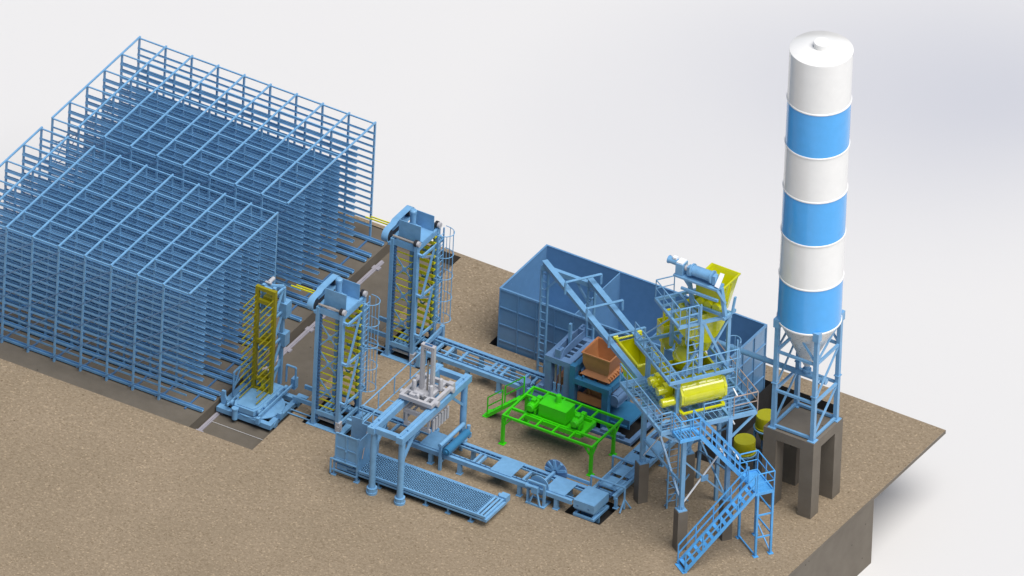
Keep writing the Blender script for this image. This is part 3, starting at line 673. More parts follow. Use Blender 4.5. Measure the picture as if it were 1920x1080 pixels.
# ------------------------------------------------------------------ green hydraulic platform
t = thing('hydraulic_platform', 'bright green steel platform frame with a covered tank and two motors', 'platform', (2.7, -.1, 0))
gx0, gx1, gy0, gy1, gz = .28, 5.19, -1.52, 1.38, 1.65
m = MB(); w, h = .085, .11
m.box(gx0, gx1, gy0, gy0 + w, gz - h, gz); m.box(gx0, gx1, gy1 - w, gy1, gz - h, gz); m.box(gx0, gx0 + w, gy0 + w, gy1 - w, gz - h, gz); m.box(gx1 - w, gx1, gy0 + w, gy1 - w, gz - h, gz)
for y in (-.72, .62): m.box(gx0 + w, gx1 - w, y - .05, y + .05, gz - h - .01, gz - .01)
for x in (1.15, 2.05, 2.95, 3.85): m.box(x - .04, x + .04, gy0 + w, -.77, gz - h, gz - .012); m.box(x - .04, x + .04, .67, gy1 - w, gz - h, gz - .012)
m.build('top_frame', 'green', t)
m = MB(); m.box(1.05, 4.15, -.85, -.70, gz - .28, gz - .06); m.box(1.05, 4.15, .50, .65, gz - .28, gz - .06); m.box(1.0, 1.15, -.7, .5, gz - .28, gz - .05); m.box(4.05, 4.22, -.7, .5, gz - .28, gz - .05)
m.box(1.2, 4.0, -.66, .46, gz - .26, gz - .2); m.build('sub_frame', 'green', t)
for x, y in ((gx0 + .06, gy0 + .06), (gx1 - .08, gy0 + .1), (gx1 - .06, .62), (gx0 + .06, .70)):
    MB().box(x - .07, x + .07, y - .07, y + .07, .03, gz - h).box(x - .15, x + .15, y - .15, y + .15, .002, .035).build('leg', 'green', t)
m = MB()
for x, y, sx, sy in ((gx0 + .06, gy0 + .06, 1, 1), (gx1 - .08, gy0 + .1, -1, 1), (gx1 - .06, .62, -1, 1), (gx0 + .06, .70, 1, 1), (gx1 - .06, .62, -1, -1)):
    m.bar((x, y, 1.0), (x + sx * .42, y, 1.54), .07, .06); m.bar((x, y, .98), (x, y + sy * .6, 1.54), .06, .07)
m.build('knee_brace', 'green', t)
tk = MB(); tk.box(1.72, 3.18, -.60, .26, 1.62, 2.32)
tk.add([(1.70, -.62, 2.323), (3.20, -.62, 2.323), (3.20, .28, 2.323), (1.70, .28, 2.323), (2.25, -.2, 2.42), (2.75, -.2, 2.42), (2.75, -.05, 2.42), (2.25, -.05, 2.42)], [(0, 1, 5, 4), (1, 2, 6, 5), (2, 3, 7, 6), (3, 0, 4, 7), (4, 5, 6, 7)])
tk = tk.build('tank', 'green', t)
MB().lathe((2.5, -.12, 2.4), [(.17, 0), (.17, .03), (.14, .04), (.14, .36), (.12, .41), (.05, .43)], 24).build('breather', 'green', tk)
m = MB()
for x in (1.8, 2.45, 3.1):
    for y in (-.55, .2): m.box(x - .05, x + .05, y - .05, y + .05, gz - .2, gz - .03)
m.build('tank_foot', 'green', tk)
for x in (1.32, 3.72):
    m = MB(); m.rod((x, -.62, 1.98), (x, -.16, 1.98), .20, n=20); m.rod((x, -.74, 1.98), (x, -.62, 1.98), .215, n=20); m.rod((x, -.79, 1.98), (x, -.74, 1.98), .15, .20, n=20)
    for k in range(12): a = k * math.pi / 6; m.bar((x + .205 * math.cos(a), -.58, 1.98 + .205 * math.sin(a)), (x + .205 * math.cos(a), -.2, 1.98 + .205 * math.sin(a)), .02, .03)
    m.rod((x, -.16, 1.98), (x, .05, 1.98), .15, .1, n=18); m.box(x - .12, x + .12, .05, .28, 1.85, 2.1); m.box(x - .1, x + .12, -.5, -.28, 2.16, 2.30)
    m.box(x - .22, x - .14, -.6, -.2, 1.58, 1.84); m.box(x + .14, x + .22, -.6, -.2, 1.58, 1.84); m.build('motor', 'green', t)
m = MB(); a, b = Vector((-1.42, 0, .03)), Vector((.24, 0, 1.56)); MS = m
for y in (.02, .56): m.bar(a + Vector((0, y, 0)), b + Vector((0, y, 0)), .04, .14)
for k in range(7): p = a.lerp(b, (k + .6) / 7.2); m.box(p.x - .12, p.x + .12, .04, .54, p.z - .02, p.z + .015)
m.prism([(a.x, .05, a.z + .02), (b.x, .05, b.z + .02), (b.x, .05, b.z - .03), (a.x + .06, .05, a.z)], (0, .48, 0))
for y, ks in ((.02, (.03, .5)), (.56, (.4, 1.0))):
    for k in ks:
        p = a.lerp(b, k); m.bar((p.x, y, p.z), (p.x, y, p.z + 1.05), .05, .05)
    for h in (1.05, .55): m.bar(a.lerp(b, ks[0]) + Vector((0, y, h)), a.lerp(b, ks[1]) + Vector((0, y, h)), .05, .05)
m.box(-1.6, -1.35, -.05, .63, .002, .04); m.build('stair', 'green', t)

# ------------------------------------------------------------------ block press with hopper
t = thing('block_press', 'slate blue portal press machine with guide rods at the end of the rear conveyor', 'press', (1.2, 3.4, 0))
m = MB(); m.box(.42, .74, 2.15, 2.5, .05, 2.72); m.box(1.46, 1.78, 2.15, 2.5, .05, 2.72); m.box(.42, .74, 4.2, 4.55, .05, 2.72); m.box(1.46, 1.78, 4.2, 4.55, .05, 2.72)
m.build('column', 'slate', t)
m = MB(); m.box(.40, 1.8, 2.13, 2.52, 2.72, 3.02); m.box(.40, 1.8, 4.18, 4.57, 2.72, 3.02); m.box(.40, .72, 2.52, 4.18, 2.74, 3.0); m.box(1.5, 1.8, 2.52, 4.18, 2.74, 3.0)
for y in (2.8, 3.15, 3.5, 3.85): m.box(.72, 1.5, y - .06, y + .06, 2.78, 2.97)
m.build('top_frame', 'slate', t)
m = MB()
for s in (-1, 1): m.prism([(1.02 + s * .16, 2.2, 3.02), (1.02 + s * .16, 2.5, 3.4), (1.02 + s * .16, 3.05, 3.45), (1.02 + s * .16, 3.9, 3.45), (1.02 + s * .16, 4.5, 3.4), (1.02 + s * .16, 4.75, 3.02)], (.05, 0, 0))
m.box(.9, 1.2, 2.2, 2.55, 3.02, 3.5); m.box(.9, 1.2, 4.3, 4.75, 3.02, 3.48); m.build('crossbeam', 'slate', t)
m = MB()
for y in (2.32, 2.48, 4.45, 4.62): m.rod((1.05, y, 3.47), (1.05, y, 3.515), .06, n=12)
m.build('bore', 'blue_dark', t)
MB().box(.98, 1.1, 3.25, 3.4, 3.02, 4.35).build('cylinder_post', 'blue', t)
for x in (.86, 1.1, 1.34):
    MB().rod((x, 2.42, .4), (x, 2.42, 2.72), .055, n=12).build('guide_rod', 'shaft', t); 
    MB().rod((x, 2.36, .7 if x != 1.1 else .3), (x, 2.36, 1.5), .08, n=12).build('guide_sleeve', 'blue', t)
MB().box(.8, 1.42, 2.6, 4.0, 1.0, 1.35).box(.85, 1.4, 2.62, 3.9, 1.4, 1.75).build('mould', 'orange', t)
m = MB(); m.box(-.1, 1.7, 2.0, 4.6, .9, 1.0); m.box(.2, .4, 2.05, 2.3, .05, 1.3); m.build('table', 'slate', t)
m = MB(); m.box(-.1, 5.42, 1.72, 2.0, -.05, .12); m.box(-.1, 5.42, 4.2, 4.6, -.05, .12); m.box(5.2, 5.42, 2.0, 4.2, -.05, .115); m.box(-.1, .3, 2.15, 4.2, -.05, .115); m.box(1.5, 2.0, 2.15, 4.2, -.05, .11)
for x in (2.2, 3.0, 3.9, 4.6): m.cbox((x, 1.9, .2), (.3, .22, .18)); m.rod((x + .15, 1.88, .26), (x + .42, 1.88, .26), .07, n=10)
m.build('base_slab', 'slate', t)
t = thing('feeder_frame', 'teal blue feeder frame beside the press, carrying the orange brown hopper', 'frame', (3.2, 3.0, 0))
m = MB(); m.box(1.84, 2.14, 2.0, 2.3, .12, 3.05); m.box(1.84, 2.14, 3.9, 4.2, .12, 3.05); m.build('column', 'teal', t)
m = MB(); m.box(3.62, 3.94, 2.0, 2.3, .12, 2.14); m.box(3.62, 3.94, 3.9, 4.2, .12, 2.14); m.build('leg', 'teal', t)
m = MB(); m.box(2.14, 4.0, 1.98, 2.32, 2.14, 2.42); m.box(2.14, 4.0, 3.88, 4.22, 2.14, 2.42); m.box(3.66, 4.02, 2.32, 3.88, 2.16, 2.44); m.box(1.86, 2.12, 2.3, 3.9, 2.6, 2.95); m.bar((3.0, 2.3, 2.36), (3.0, 3.9, 2.36), .12, .12)
m.rod((2.5, 2.15, 2.42), (2.5, 2.15, 2.6), .05, n=8); m.build('top_beam', 'teal', t)
MB().box(2.1, 5.0, 2.35, 3.95, .60, .70).box(2.1, 5.0, 2.3, 2.36, .4, .9).box(4.0, 4.9, 2.2, 4.1, .52, .58).build('feed_table', 'teal', t)
m = MB(); m.rod((4.08, 2.3, 1.7), (4.08, 3.3, 1.7), .28, n=20); m.box(3.95, 4.25, 2.4, 3.4, 1.3, 2.0); m.build('gear_case', 'slate', t)
t = thing('feed_hopper', 'open topped orange brown hopper above the teal feeder frame', 'hopper', (3.05, 3.05, 1.0))
hx, hy = 3.06, 3.02
MB().hopper([(hx, hy, .74, .72, 3.80), (hx, hy, .72, .70, 3.22), (hx, hy, .52, .52, 2.62)], .035).build('bin', 'orange', t)
m = MB()
for s in (-1, 1): m.box(hx - .78, hx + .78, hy + s * .74 - .03, hy + s * .74 + .03, 3.77, 3.83); m.box(hx + s * .76 - .03, hx + s * .76 + .03, hy - .71, hy + .71, 3.77, 3.83)
m.build('rim', 'orange', t)
MB().hopper([(hx, hy, .55, .55, 2.86), (hx, hy, .80, .78, 2.62), (hx, hy, .56, .56, 2.50)], .03).build('skirt', 'orange', t)
m = MB()
for k in range(7): m.box(hx + .66, hx + .80, hy - .66 + k * .2, hy - .62 + k * .2, 2.6, 2.78)
m.build('gusset', 'orange', t)
MB().hopper([(hx - .05, hy, .50, .5, 2.6), (hx - .05, hy, .46, .48, 1.7), (hx - .05, hy, .62, .5, 1.15)], .03).build('chute', 'orange', t)
m = MB(); frame(m, hx - .9, hx + .55, hy - .75, hy + .7, 1.2, .1, .14); m.prism([(hx - .5, hy - .6, 1.1), (hx - .2, hy - .6, 1.1), (hx - .35, hy - .6, 1.75)], (0, .06, 0)); m.prism([(hx + .1, hy - .6, 1.1), (hx + .4, hy - .6, 1.1), (hx + .25, hy - .6, 1.75)], (0, .06, 0)); m.bar((hx - .9, hy - .7, 1.35), (hx + .4, hy - .7, 1.35), .1, .3)
m.build('feed_box', 'orange', t)
m = MB(); m.path([(hx - .1 + .09 * math.cos(k * math.pi / 6), hy - .1, 3.02 + .11 * math.sin(k * math.pi / 6)) for k in range(12)], .022, 6, True); m.rod((hx - .1, hy - .1, 2.7), (hx - .1, hy - .1, 2.92), .03, n=6); m.build('lifting_eye', 'orange', t)

# ------------------------------------------------------------------ aggregate bin
BX0, BX1, BY0, BY1, BZ = -4.02, 7.95, 5.48, 9.78, 3.22
t = thing('aggregate_bin', 'large open blue steel bin with three compartments and ribbed outer walls', 'bin', (2, 7.6, 0))
for n_, bx in (('front_wall', (BX0, BX1, BY0, BY0 + .05)), ('back_wall', (BX0, BX1, BY1 - .05, BY1)), ('side_wall', (BX0, BX0 + .05, BY0 + .05, BY1 - .05)), ('side_wall', (BX1 - .05, BX1, BY0 + .05, BY1 - .05))):
    w = MB().box(*bx, -.95, BZ).build(n_, 'bin_blue', t)
    if n_ == 'front_wall':
        m = MB()
        for k in range(13): x = BX0 + .03 + k * (BX1 - BX0 - .06) / 12; m.box(x - .03, x + .03, BY0 - .05, BY0 - .002, -.9, BZ)
        for z in (.35, 1.25, 2.2, 3.18): m.box(BX0, BX1, BY0 - .04, BY0 - .003, z - .03, z + .03)
        m.build('rib', 'bin_blue', w)
    if n_ == 'side_wall' and bx[0] > 0:
        m = MB()
        for k in range(5): y = BY0 + .03 + k * (BY1 - BY0 - .06) / 4; m.box(BX1 + .002, BX1 + .05, y - .03, y + .03, -.9, BZ)
        for z in (.35, 1.25, 2.2, 3.18): m.box(BX1 + .003, BX1 + .042, BY0, BY1, z - .03, z + .03)
        m.build('rib', 'bin_blue', w)
for x in (0., 3.98): MB().box(x - .025, x + .025, BY0 + .05, BY1 - .05, 0, BZ).build('partition', 'bin_blue', t)
MB().box(BX0 + .05, BX1 - .05, BY0 + .05, BY1 - .05, -.6, -.5).build('bottom', 'bin_blue', t)
m = MB()
for a, b, c, d in ((BX0 - .03, BX1 + .03, BY0 - .03, BY0 + .06), (BX0 - .03, BX1 + .03, BY1 - .06, BY1 + .03), (BX0 - .03, BX0 + .06, BY0 + .06, BY1 - .06), (BX1 - .06, BX1 + .03, BY0 + .06, BY1 - .06)): m.box(a, b, c, d, BZ - .01, BZ + .04)
m.build('rim', 'bin_blue', t)

# ------------------------------------------------------------------ mixing tower: local axes a (u), b (back), z
PHI = R(55.8); T0 = (11.6835, -4.3509, 0.0)
def TW(a, b, z=0): return (T0[0] + a * math.cos(PHI) - b * math.sin(PHI), T0[1] + a * math.sin(PHI) + b * math.cos(PHI), z)
for a, b, l in ((0, 4.28, 'square concrete pillar under the left tower leg, beside the cross conveyor'), (0, 0, 'square concrete pillar under the front tower leg, behind the bottom of the stair'),
                (2.35, 4.2, 'square concrete pillar furthest back under the tower, behind the front leg'), (2.35, 0, 'square concrete pillar under the right tower leg, behind the stair treads')):
    o = MB().box(-.25, .25, -.25, .25, 0.002, 2.18).build('concrete_pillar', 'concrete', None, False)
    o.location = TW(a, b); o.rotation_euler = (0, 0, PHI); tag(o, l, 'pillar', 'concrete pillars under the mixing tower')
tw = thing('mixing_tower', 'blue steel mixing tower with railed decks standing on four concrete pillars', 'tower', T0, PHI)
def tb(m, name, mat, label=None, parent=None): return m.build(name, mat, parent or tw, False, label)
LEG = [(0, 0), (0, 4.28), (2.35, 0), (2.35, 4.2)]
for a, b in LEG:
    tb(MB().box(a - .1, a + .1, b - .1, b + .1, 2.2, 6.78).box(a - .22, a + .22, b - .22, b + .22, 2.185, 2.23).cbox((a, b, 2.32), (.3, .04, .2)).cbox((a, b, 2.32), (.04, .3, .2)), 'leg', 'blue')
m = MB(); Z1 = 6.9
A0, A1, B0, B1 = -1.25, 3.74, -.05, 4.5
for b in (B0 + .06, 4.28, B1 - .06): m.box(A0, A1, b - .06, b + .06, Z1 - .22, Z1)
for a in (A0 + .06, 0, 2.35, A1 - .06): m.box(a - .055, a + .055, B0 + .12, 4.22, Z1 - .21, Z1 - .004); m.box(a - .055, a + .055, 4.34, B1 - .12, Z1 - .21, Z1 - .004)
m.box(A0 + .1, A1 - .1, 2.1, 2.2, Z1 - .18, Z1 - .006)
tb(m, 'deck_frame', 'blue')
m = MB(); grating(m, A0 + .1, -.06, B0 + .1, B1 - .1, Z1 + .025, .26, .024, 'x'); grating(m, 2.45, A1 - .1, B0 + .1, B1 - .1, Z1 + .025, .26, .024, 'x'); grating(m, 0, 2.4, B0 + .1, .85, Z1 + .024, .26, .024, 'y'); tb(m, 'grating', 'blue')
m = MB(); rail(m, [(.95, B0, Z1), (A1, B0, Z1)], 1.05, .027, 1.3); rail(m, [(A0, B1, Z1), (A0, B0, Z1), (-.75, B0, Z1)], 1.05, .028, .75); tb(m, 'handrail', 'blue')
m = MB(); rail(m, [(2.5, B0 - .01, Z1), (A1 - .01, B0 - .01, Z1), (A1, B1, Z1)], 1.06, .029, 1.2); tb(m, 'handrail', 'tan_rail', 'tan tube handrail at the right end of the deck')
m = MB()
m.bar((2.35, 0, 5.6), (3.7, 0, 6.75), .09, .09); m.bar((2.35, 4.2, 5.6), (3.7, 4.2, 6.75), .09, .09); m.bar((0, 0, 5.9), (-1.2, 0, 6.75), .08, .08); m.bar((0, 4.28, 5.9), (-1.2, 4.28, 6.75), .08, .08)
m.bar((0, 4.2, 6.3), (0, .1, 2.6), .09, .09); m.bar((0, .1, 3.6), (0, 4.2, 3.5), .09, .1); m.bar((.1, 0, 4.85), (2.25, 0, 2.5), .1, .07); m.cbox((1.16, 0, 3.68), (.35, .06, .3))
m.bar((2.35, .1, 6.2), (2.35, 4.1, 2.7), .08, .08); m.bar((.1, 4.25, 4.9), (2.25, 4.22, 2.6), .07, .07); m.bar((.1, .02, 5.55), (.7, .35, 5.9), .08, .08); m.bar((.1, .1, 5.1), (1.1, .8, 5.75), .05, .05)
tb(m, 'brace', 'blue')
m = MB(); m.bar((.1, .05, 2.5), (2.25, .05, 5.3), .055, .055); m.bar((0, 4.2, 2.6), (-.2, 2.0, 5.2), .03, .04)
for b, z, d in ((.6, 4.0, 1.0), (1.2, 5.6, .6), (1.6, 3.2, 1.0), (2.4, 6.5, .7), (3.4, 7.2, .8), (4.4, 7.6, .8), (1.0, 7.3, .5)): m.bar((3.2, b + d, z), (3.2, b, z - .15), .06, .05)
tb(m, 'tie_rod', 'white_rod')  # rods coloured white to carry the glints seen on the braces
# second level
Z2 = 9.0; C0, C1, D0, D1 = -.52, 2.78, .74, 4.6
COLS = [(.14, 1.2), (2.58, 1.35), (.14, 4.4), (2.58, 4.4)]
for a, b in COLS: tb(MB().box(a - .09, a + .09, b - .09, b + .09, Z1, Z2 - .17), 'column', 'blue')
m = MB()
for b in (D0 + .05, 1.35, D1 - .05): m.box(C0, C1, b - .05, b + .05, Z2 - .16, Z2)
for a in (C0 + .05, .14, 1.4, 2.58): m.box(a - .045, a + .045, D0 + .1, 1.3, Z2 - .15, Z2 - .004); m.box(a - .045, a + .045, 1.4, D1 - .1, Z2 - .15, Z2 - .004)
m.bar((.14, 1.12, 7.75), (2.58, 1.25, 7.75), .08, .1); m.bar((C0, D0 + .02, Z2 - .08), (.1, 1.1, 8.3), .08, .08); m.bar((C1, D0 + .02, Z2 - .08), (2.58, 1.25, 8.3), .08, .08)
tb(m, 'upper_frame', 'blue')
m = MB(); grating(m, C0 + .1, C1 - .1, D0 + .1, 1.28, Z2 + .02, .5, .05, 'y'); grating(m, C0 + .1, .08, 1.42, D1 - .1, Z2 + .02, .42, .05, 'x'); tb(m, 'upper_grating', 'blue')
m = MB(); rail(m, [(C0, D1, Z2), (C0, D0, Z2), (C1 + .25, D0, Z2)], 1.05, .028, 1.05); tb(m, 'upper_handrail', 'blue')
# third level
Z3 = 11.9
UP = [(1.22, 1.1), (2.62, 1.1), (.9, 3.6), (2.62, 3.6)]
for a, b in UP: tb(MB().box(a - .075, a + .075, b - .075, b + .075, Z2, Z3 - .15), 'upper_column', 'blue')
m = MB()
for b in (1.07, 3.62): m.box(-.05, 2.72, b - .06, b + .06, Z3 - .15, Z3)
for a in (0, 1.22, 2.62): m.box(a - .055, a + .055, 1.13, 3.56, Z3 - .145, Z3 - .004)
for b in (1.7, 2.4, 3.0): m.box(.06, 1.16, b - .03, b + .03, Z3 - .12, Z3 - .01)
m.bar((1.3, 1.05, Z3 - .15), (2.55, 1.05, Z2 + .05), .1, .12); m.bar((2.62, 1.08, Z3 - .15), (1.75, 1.08, Z2 + 1.2), .1, .1); m.bar((1.22, 1.2, Z2 + 1.4), (.3, 1.2, Z2 + .05), .1, .12); m.bar((1.22, 1.2, Z2 + .4), (1.22, 3.4, Z3 - .3), .08, .08)
m.bar((-.5, 4.6, Z2), (.9, 3.6, Z2 + 1.6), .05, .05)
tb(m, 'hoist_frame', 'blue')
m = MB(); rail(m, [(.95, 3.66, Z3), (0, 3.66, Z3), (0, 1.0, Z3), (.95, 1.0, Z3)], 1.0, .027, .95); rail(m, [(1.0, 2.5, Z3), (1.0, .95, Z3)], .95, .026, .8, mid=False); tb(m, 'top_handrail', 'blue')
m = MB(); ladder(m, (.78, 1.0, Z2), (.78, 1.0, Z3 + 1.0), (1, 0, 0), .62, .032, .42); l1 = tb(m, 'ladder', 'blue'); m = MB(); cage(m, (.78, 1.02, 0), Z2 + 1.7, Z3 + .6, .33, (0, 1, 0), 4, .016); tb(m, 'cage', 'blue', None, l1)
m = MB(); ladder(m, (3.05, 1.45, Z1), (3.05, 1.45, 10.05), (1, 0, 0), .5, .03, .5); l2 = tb(m, 'ladder', 'blue'); m = MB(); cage(m, (3.05, 1.45, 0), 8.3, 10.0, .36, (0.6, .8, 0), 3, .02); tb(m, 'cage', 'blue', None, l2)
m = MB()                                                          # loose conduit, cable trays and small steel under the decks
for k in range(14): a = rnd.uniform(1.9, 3.4); b = rnd.uniform(.5, 5.5); m.bar((a, b, rnd.uniform(5.4, 6.6)), (a + rnd.uniform(-.2, .4), b + rnd.uniform(-1.2, 1.2), rnd.uniform(5.4, 6.6)), .05, .06)
m.bar((3.0, 1.2, 0), (3.0, 1.5, 6.8), .12, .12); m.bar((3.3, 3.0, 0), (3.0, 2.4, 6.8), .16, .16); m.bar((3.3, 5.0, 0), (3.3, 4.6, 6.8), .14, .14); m.bar((3.0, 1.3, 1.2), (3.3, 4.9, 2.2), .08, .08); m.bar((3.0, 1.3, 2.8), (3.3, 4.9, 1.6), .08, .08)
tb(m, 'under_frame', 'blue')
m = MB(); ladder(m, (1.1, 3.2, .02), (1.1, 3.2, 5.5), (1, 0, 0), .5, .03, .35); m.bar((.8, 3.3, .1), (2.0, 3.3, 1.6), .06, .06); m.bar((.8, 3.3, 1.6), (2.0, 3.3, .1), .06, .06); tb(m, 'access_ladder', 'blue')

# stair
st = thing('access_stair', 'bright blue dog leg steel stair with landing climbing to the tower deck', 'stair', T0, PHI)
def flight(p, q, w, n, side):
    p, q = Vector(p), Vector(q); o = Vector((0, w, 0)) * side
    m = MB(); m.bar(p, q, .05, .16); m.bar(p + o, q + o, .05, .16); m.build('stringer', 'blue_bright', st, False)
    m = MB()
    for k in range(n):
        c = p.lerp(q, (k + .5) / n); m.box(c.x - .095, c.x + .095, min(c.y, c.y + o.y) + .03, max(c.y, c.y + o.y) - .03, c.z - .02, c.z + .015)
    m.build('tread', 'blue_bright', st, False)
    m = MB()
    for s in (Vector((0, 0, 0)), o):
        k = 4
        for i in range(k + 1): c = p.lerp(q, i / k) + s; m.bar(c, c + Vector((0, 0, 1.0)), .05, .05)
        for h in (1.0, .52): m.bar(p + s + Vector((0, 0, h)), q + s + Vector((0, 0, h)), .055, .05)
    return m.build('handrail', 'blue_bright', st, False)
ZL = 3.62
flight((.34, -.18, 6.86), (2.86, -.18, ZL + .05), .78, 9, -1)
flight((2.86, -1.18, ZL), (-.64, -1.18, .08), .80, 11, -1)
m = MB(); frame(m, -.70, .34, -.98, -.12, 6.88, .07, .16); grating(m, -.63, .27, -.9, -.2, 6.9, .13, .05, 'y'); m.box(2.9, 3.82, -2.0, -.16, ZL - .14, ZL - .06); frame(m, 2.88, 3.84, -2.02, -.14, ZL, .07, .15); m.build('landing', 'blue_bright', st, False)
m = MB(); rail(m, [(-.68, -.16, 6.88), (-.68, -.96, 6.88), (.32, -.96, 6.88)], 1.05, .03, .6); rail(m, [(2.9, -.16, ZL), (3.82, -.16, ZL), (3.82, -2.0, ZL), (2.95, -2.0, ZL)], 1.05, .03, .9); m.build('landing_rail', 'blue_bright', st, False)
for a, b in ((2.95, -.25), (3.78, -.3), (3.0, -1.98), (3.78, -1.98)): MB().box(a - .05, a + .05, b - .05, b + .05, .03, ZL - .14).box(a - .12, a + .12, b - .12, b + .12, .002, .035).build('leg', 'blue_bright', st, False)
m = MB()
for z in (1.05, 2.3):
    m.bar((3.0, -1.98, z), (3.78, -1.98, z), .06, .06); m.bar((3.78, -1.98, z + .1), (3.78, -.3, z + .1), .06, .06)
m.bar((2.97, -1.9, .1), (2.96, -.3, .1), .05, .06); m.bar((3.78, -1.9, .1), (3.78, -.3, .9), .05, .06); m.box(-.78, -.55, -2.02, -1.15, .002, .04); m.build('leg_brace', 'blue_bright', st, False)

# mixer on the main deck
mx = thing('twin_shaft_mixer', 'yellow trough shaped concrete mixer with end motors on the main deck', 'mixer', TW(1.35, 2.1, Z1 + .05), PHI)
def lobe(c, r, n=20, a0=0, a1=360): return [(c + r * math.cos(R(a0 + (a1 - a0) * k / n)), .78 + r * math.sin(R(a0 + (a1 - a0) * k / n))) for k in range(n + 1)]
MB().prism([(-1.0, b, z) for b, z in lobe(-.55, .70, 40)[:-1]], (2.1, 0, 0)).build('drum', 'yellow', mx, False, smooth=40)
tr = MB(); tr.prism([(-1.0, b, z) for b, z in [(.1, .3)] + lobe(.62, .66, 16, 215, 350) + [(1.3, 1.35), (1.22, 1.35)] + lobe(.62, .58, 16, 350, 215) + [(.12, .4)]], (2.1, 0, 0)); tr.build('trough', 'yellow', mx, False, smooth=40)
HX = [(-1.25, .55), (-1.25, 1.05), (-.95, 1.42), (1.25, 1.42), (1.36, 1.0), (1.0, .1), (-.85, .1)]
for a in (-1.14, 1.1): MB().prism([(a, b, z) for b, z in HX], (.12, 0, 0)).build('end_plate', 'yellow', mx, False)
m = MB()
for a in (-.9, -.5, -.1, .3, .7): m.bar((a, .62, .35), (a + .15, .8, 1.25), .09, .06); m.bar((a + .2, .62, 1.1), (a + .1, .2, .6), .09, .06)
m.rod((-1.0, .62, .78), (1.1, .62, .78), .09, n=12); m.build('paddle_shaft', 'olive', mx, False)
m = MB()
for b in (-.05, .85): m.rod((-1.5, b, .85), (-1.14, b, .85), .26, n=22); m.box(-1.62, -1.2, b - .34, b - .02, .5, 1.2); m.rod((-1.95, b - .2, .9), (-1.5, b - .2, .9), .21, n=22)
m.rod((-1.74, .1, .9), (-1.74, .9, .9), .12, n=16); m.rod((-1.74, .3, .9), (-1.74, .42, .9), .2, n=18); m.rod((-1.74, .55, .9), (-1.74, .67, .9), .2, n=18); m.build('gear_drive', 'yellow', mx, False)
m = MB(); m.rod((-1.95, -.75, .55), (-1.2, -.75, .55), .22, n=22); m.rod((-2.0, -.75, .55), (-1.95, -.75, .55), .16, .22, n=22); m.build('motor', 'yellow', mx, False)
m = MB(); m.box(-1.1, 1.1, -1.32, -1.22, .02, .10); m.box(-1.1, 1.1, 1.12, 1.22, .02, .10); m.box(-1.15, -1.0, -1.2, 1.1, 0, .1); m.box(1.0, 1.15, -1.2, 1.1, 0, .1); m.build('skid', 'yellow', mx, False)
# pan / weigh vessel between the second and third level
pv = thing('cement_weigher', 'round domed yellow vessel with a pipe stub behind the tower ladder', 'vessel', TW(1.55, 3.1, 8.2), PHI)
MB().lathe((0, 0, 0), [(.2, -.9), (.52, -.3), (.68, 0), (.68, .35), (.73, .36), (.73, .42), (.66, .44), (.58, .75), (.35, .98), (.12, 1.02)], 32).build('shell', 'yellow', pv, False)
MB().rod((-.15, .05, .9), (-.15, .05, 1.35), .18, n=18).rod((.2, -.1, .85), (.2, -.1, 1.15), .1, n=14).build('pipe_stub', 'yellow', pv, False)
m = MB()
for a in (-.5, .5): m.cbox((a, 0, .1), (.2, .1, .25))
m.build('lug', 'yellow', pv, False)
wf = thing('scale_hoist', 'tall narrow yellow frame with a scale bucket on the left of the tower', 'frame', TW(1.4, 4.75, 7.0), PHI)
m = MB()
for a in (-.38, .38): m.box(a - .06, a + .06, -.06, .06, 0, 1.9)
m.box(-.32, .32, -.05, .05, 1.78, 1.9); m.box(.35, .8, -.4, -.3, .0, .7); m.box(.75, .85, -.5, -.2, -.6, .7); m.build('upright', 'yellow', wf, False)
MB().hopper([(0, .35, .36, .36, 2.3), (0, .35, .36, .36, 1.4), (.05, .35, .16, .16, .8)], .03).build('scale_bucket', 'yellow', wf, False)
m = MB()
for a in (-.28, .22): m.box(a - .05, a + .05, .1, .2, 2.2, 3.1)
m.bar((-.05, .1, 3.1), (.05, .0, 2.2), .14, .08); m.box(-.33, .27, .1, .2, 3.0, 3.12); m.build('yoke', 'yellow', wf, False)
# hexagonal chute
hc = thing('transfer_chute', 'faceted yellow chute under the tower top, below the winch frame', 'chute', TW(1.8, 2.55, 10.25), PHI)
m = MB(); m.prism([(-1.0, -.7, 0.2), (.1, -.85, -.2), (.95, -.7, .3), (1.0, -.7, 1.0), (.45, -.7, 1.45), (-.7, -.7, 1.35)], (0, 1.5, 0)); m.build('body', 'yellow', hc, False)
m = MB(); m.prism([(-.55, -.5, -.15), (.65, -.5, -.05), (.35, -.3, -1.0), (-.2, -.3, -1.0)], (0, .9, 0)); m.build('spout', 'yellow', hc, False)
m = MB(); m.box(-.75, -.05, -.74, -.70, .45, 1.2); m.build('hatch', 'yellow', hc, False)
# top hopper, world axes
th = thing('top_hopper', 'tall open yellow charging hopper at the very top of the tower', 'hopper', (11.27, -1.1, 11.95))
MB().hopper([(11.27, -1.1, .74, .74, 13.42), (11.22, -1.42, .66, .40, 11.85), (11.22, -1.42, .45, .3, 11.5)], .04).build('shell', 'yellow', th)
m = MB()
for s in (-1, 1): m.box(11.27 - .79, 11.27 + .79, -1.1 + s * .76 - .035, -1.1 + s * .76 + .035, 13.38, 13.45); m.box(11.27 + s * .76 - .035, 11.27 + s * .76 + .035, -1.82, -.38, 13.38, 13.45)
m.build('rim', 'yellow', th)
m = MB(); m.bar((12.02, -1.1, 13.3), (11.90, -1.40, 11.9), .1, .06); m.bar((12.02, -1.6, 13.3), (11.90, -1.66, 11.9), .06, .05); m.build('stiffener', 'yellow', th)
for x in (10.85, 11.3, 11.72): MB().rod((x, -2.0, 12.25), (x, -1.8, 12.25), .24, n=20).build('roller', 'yellow', th)
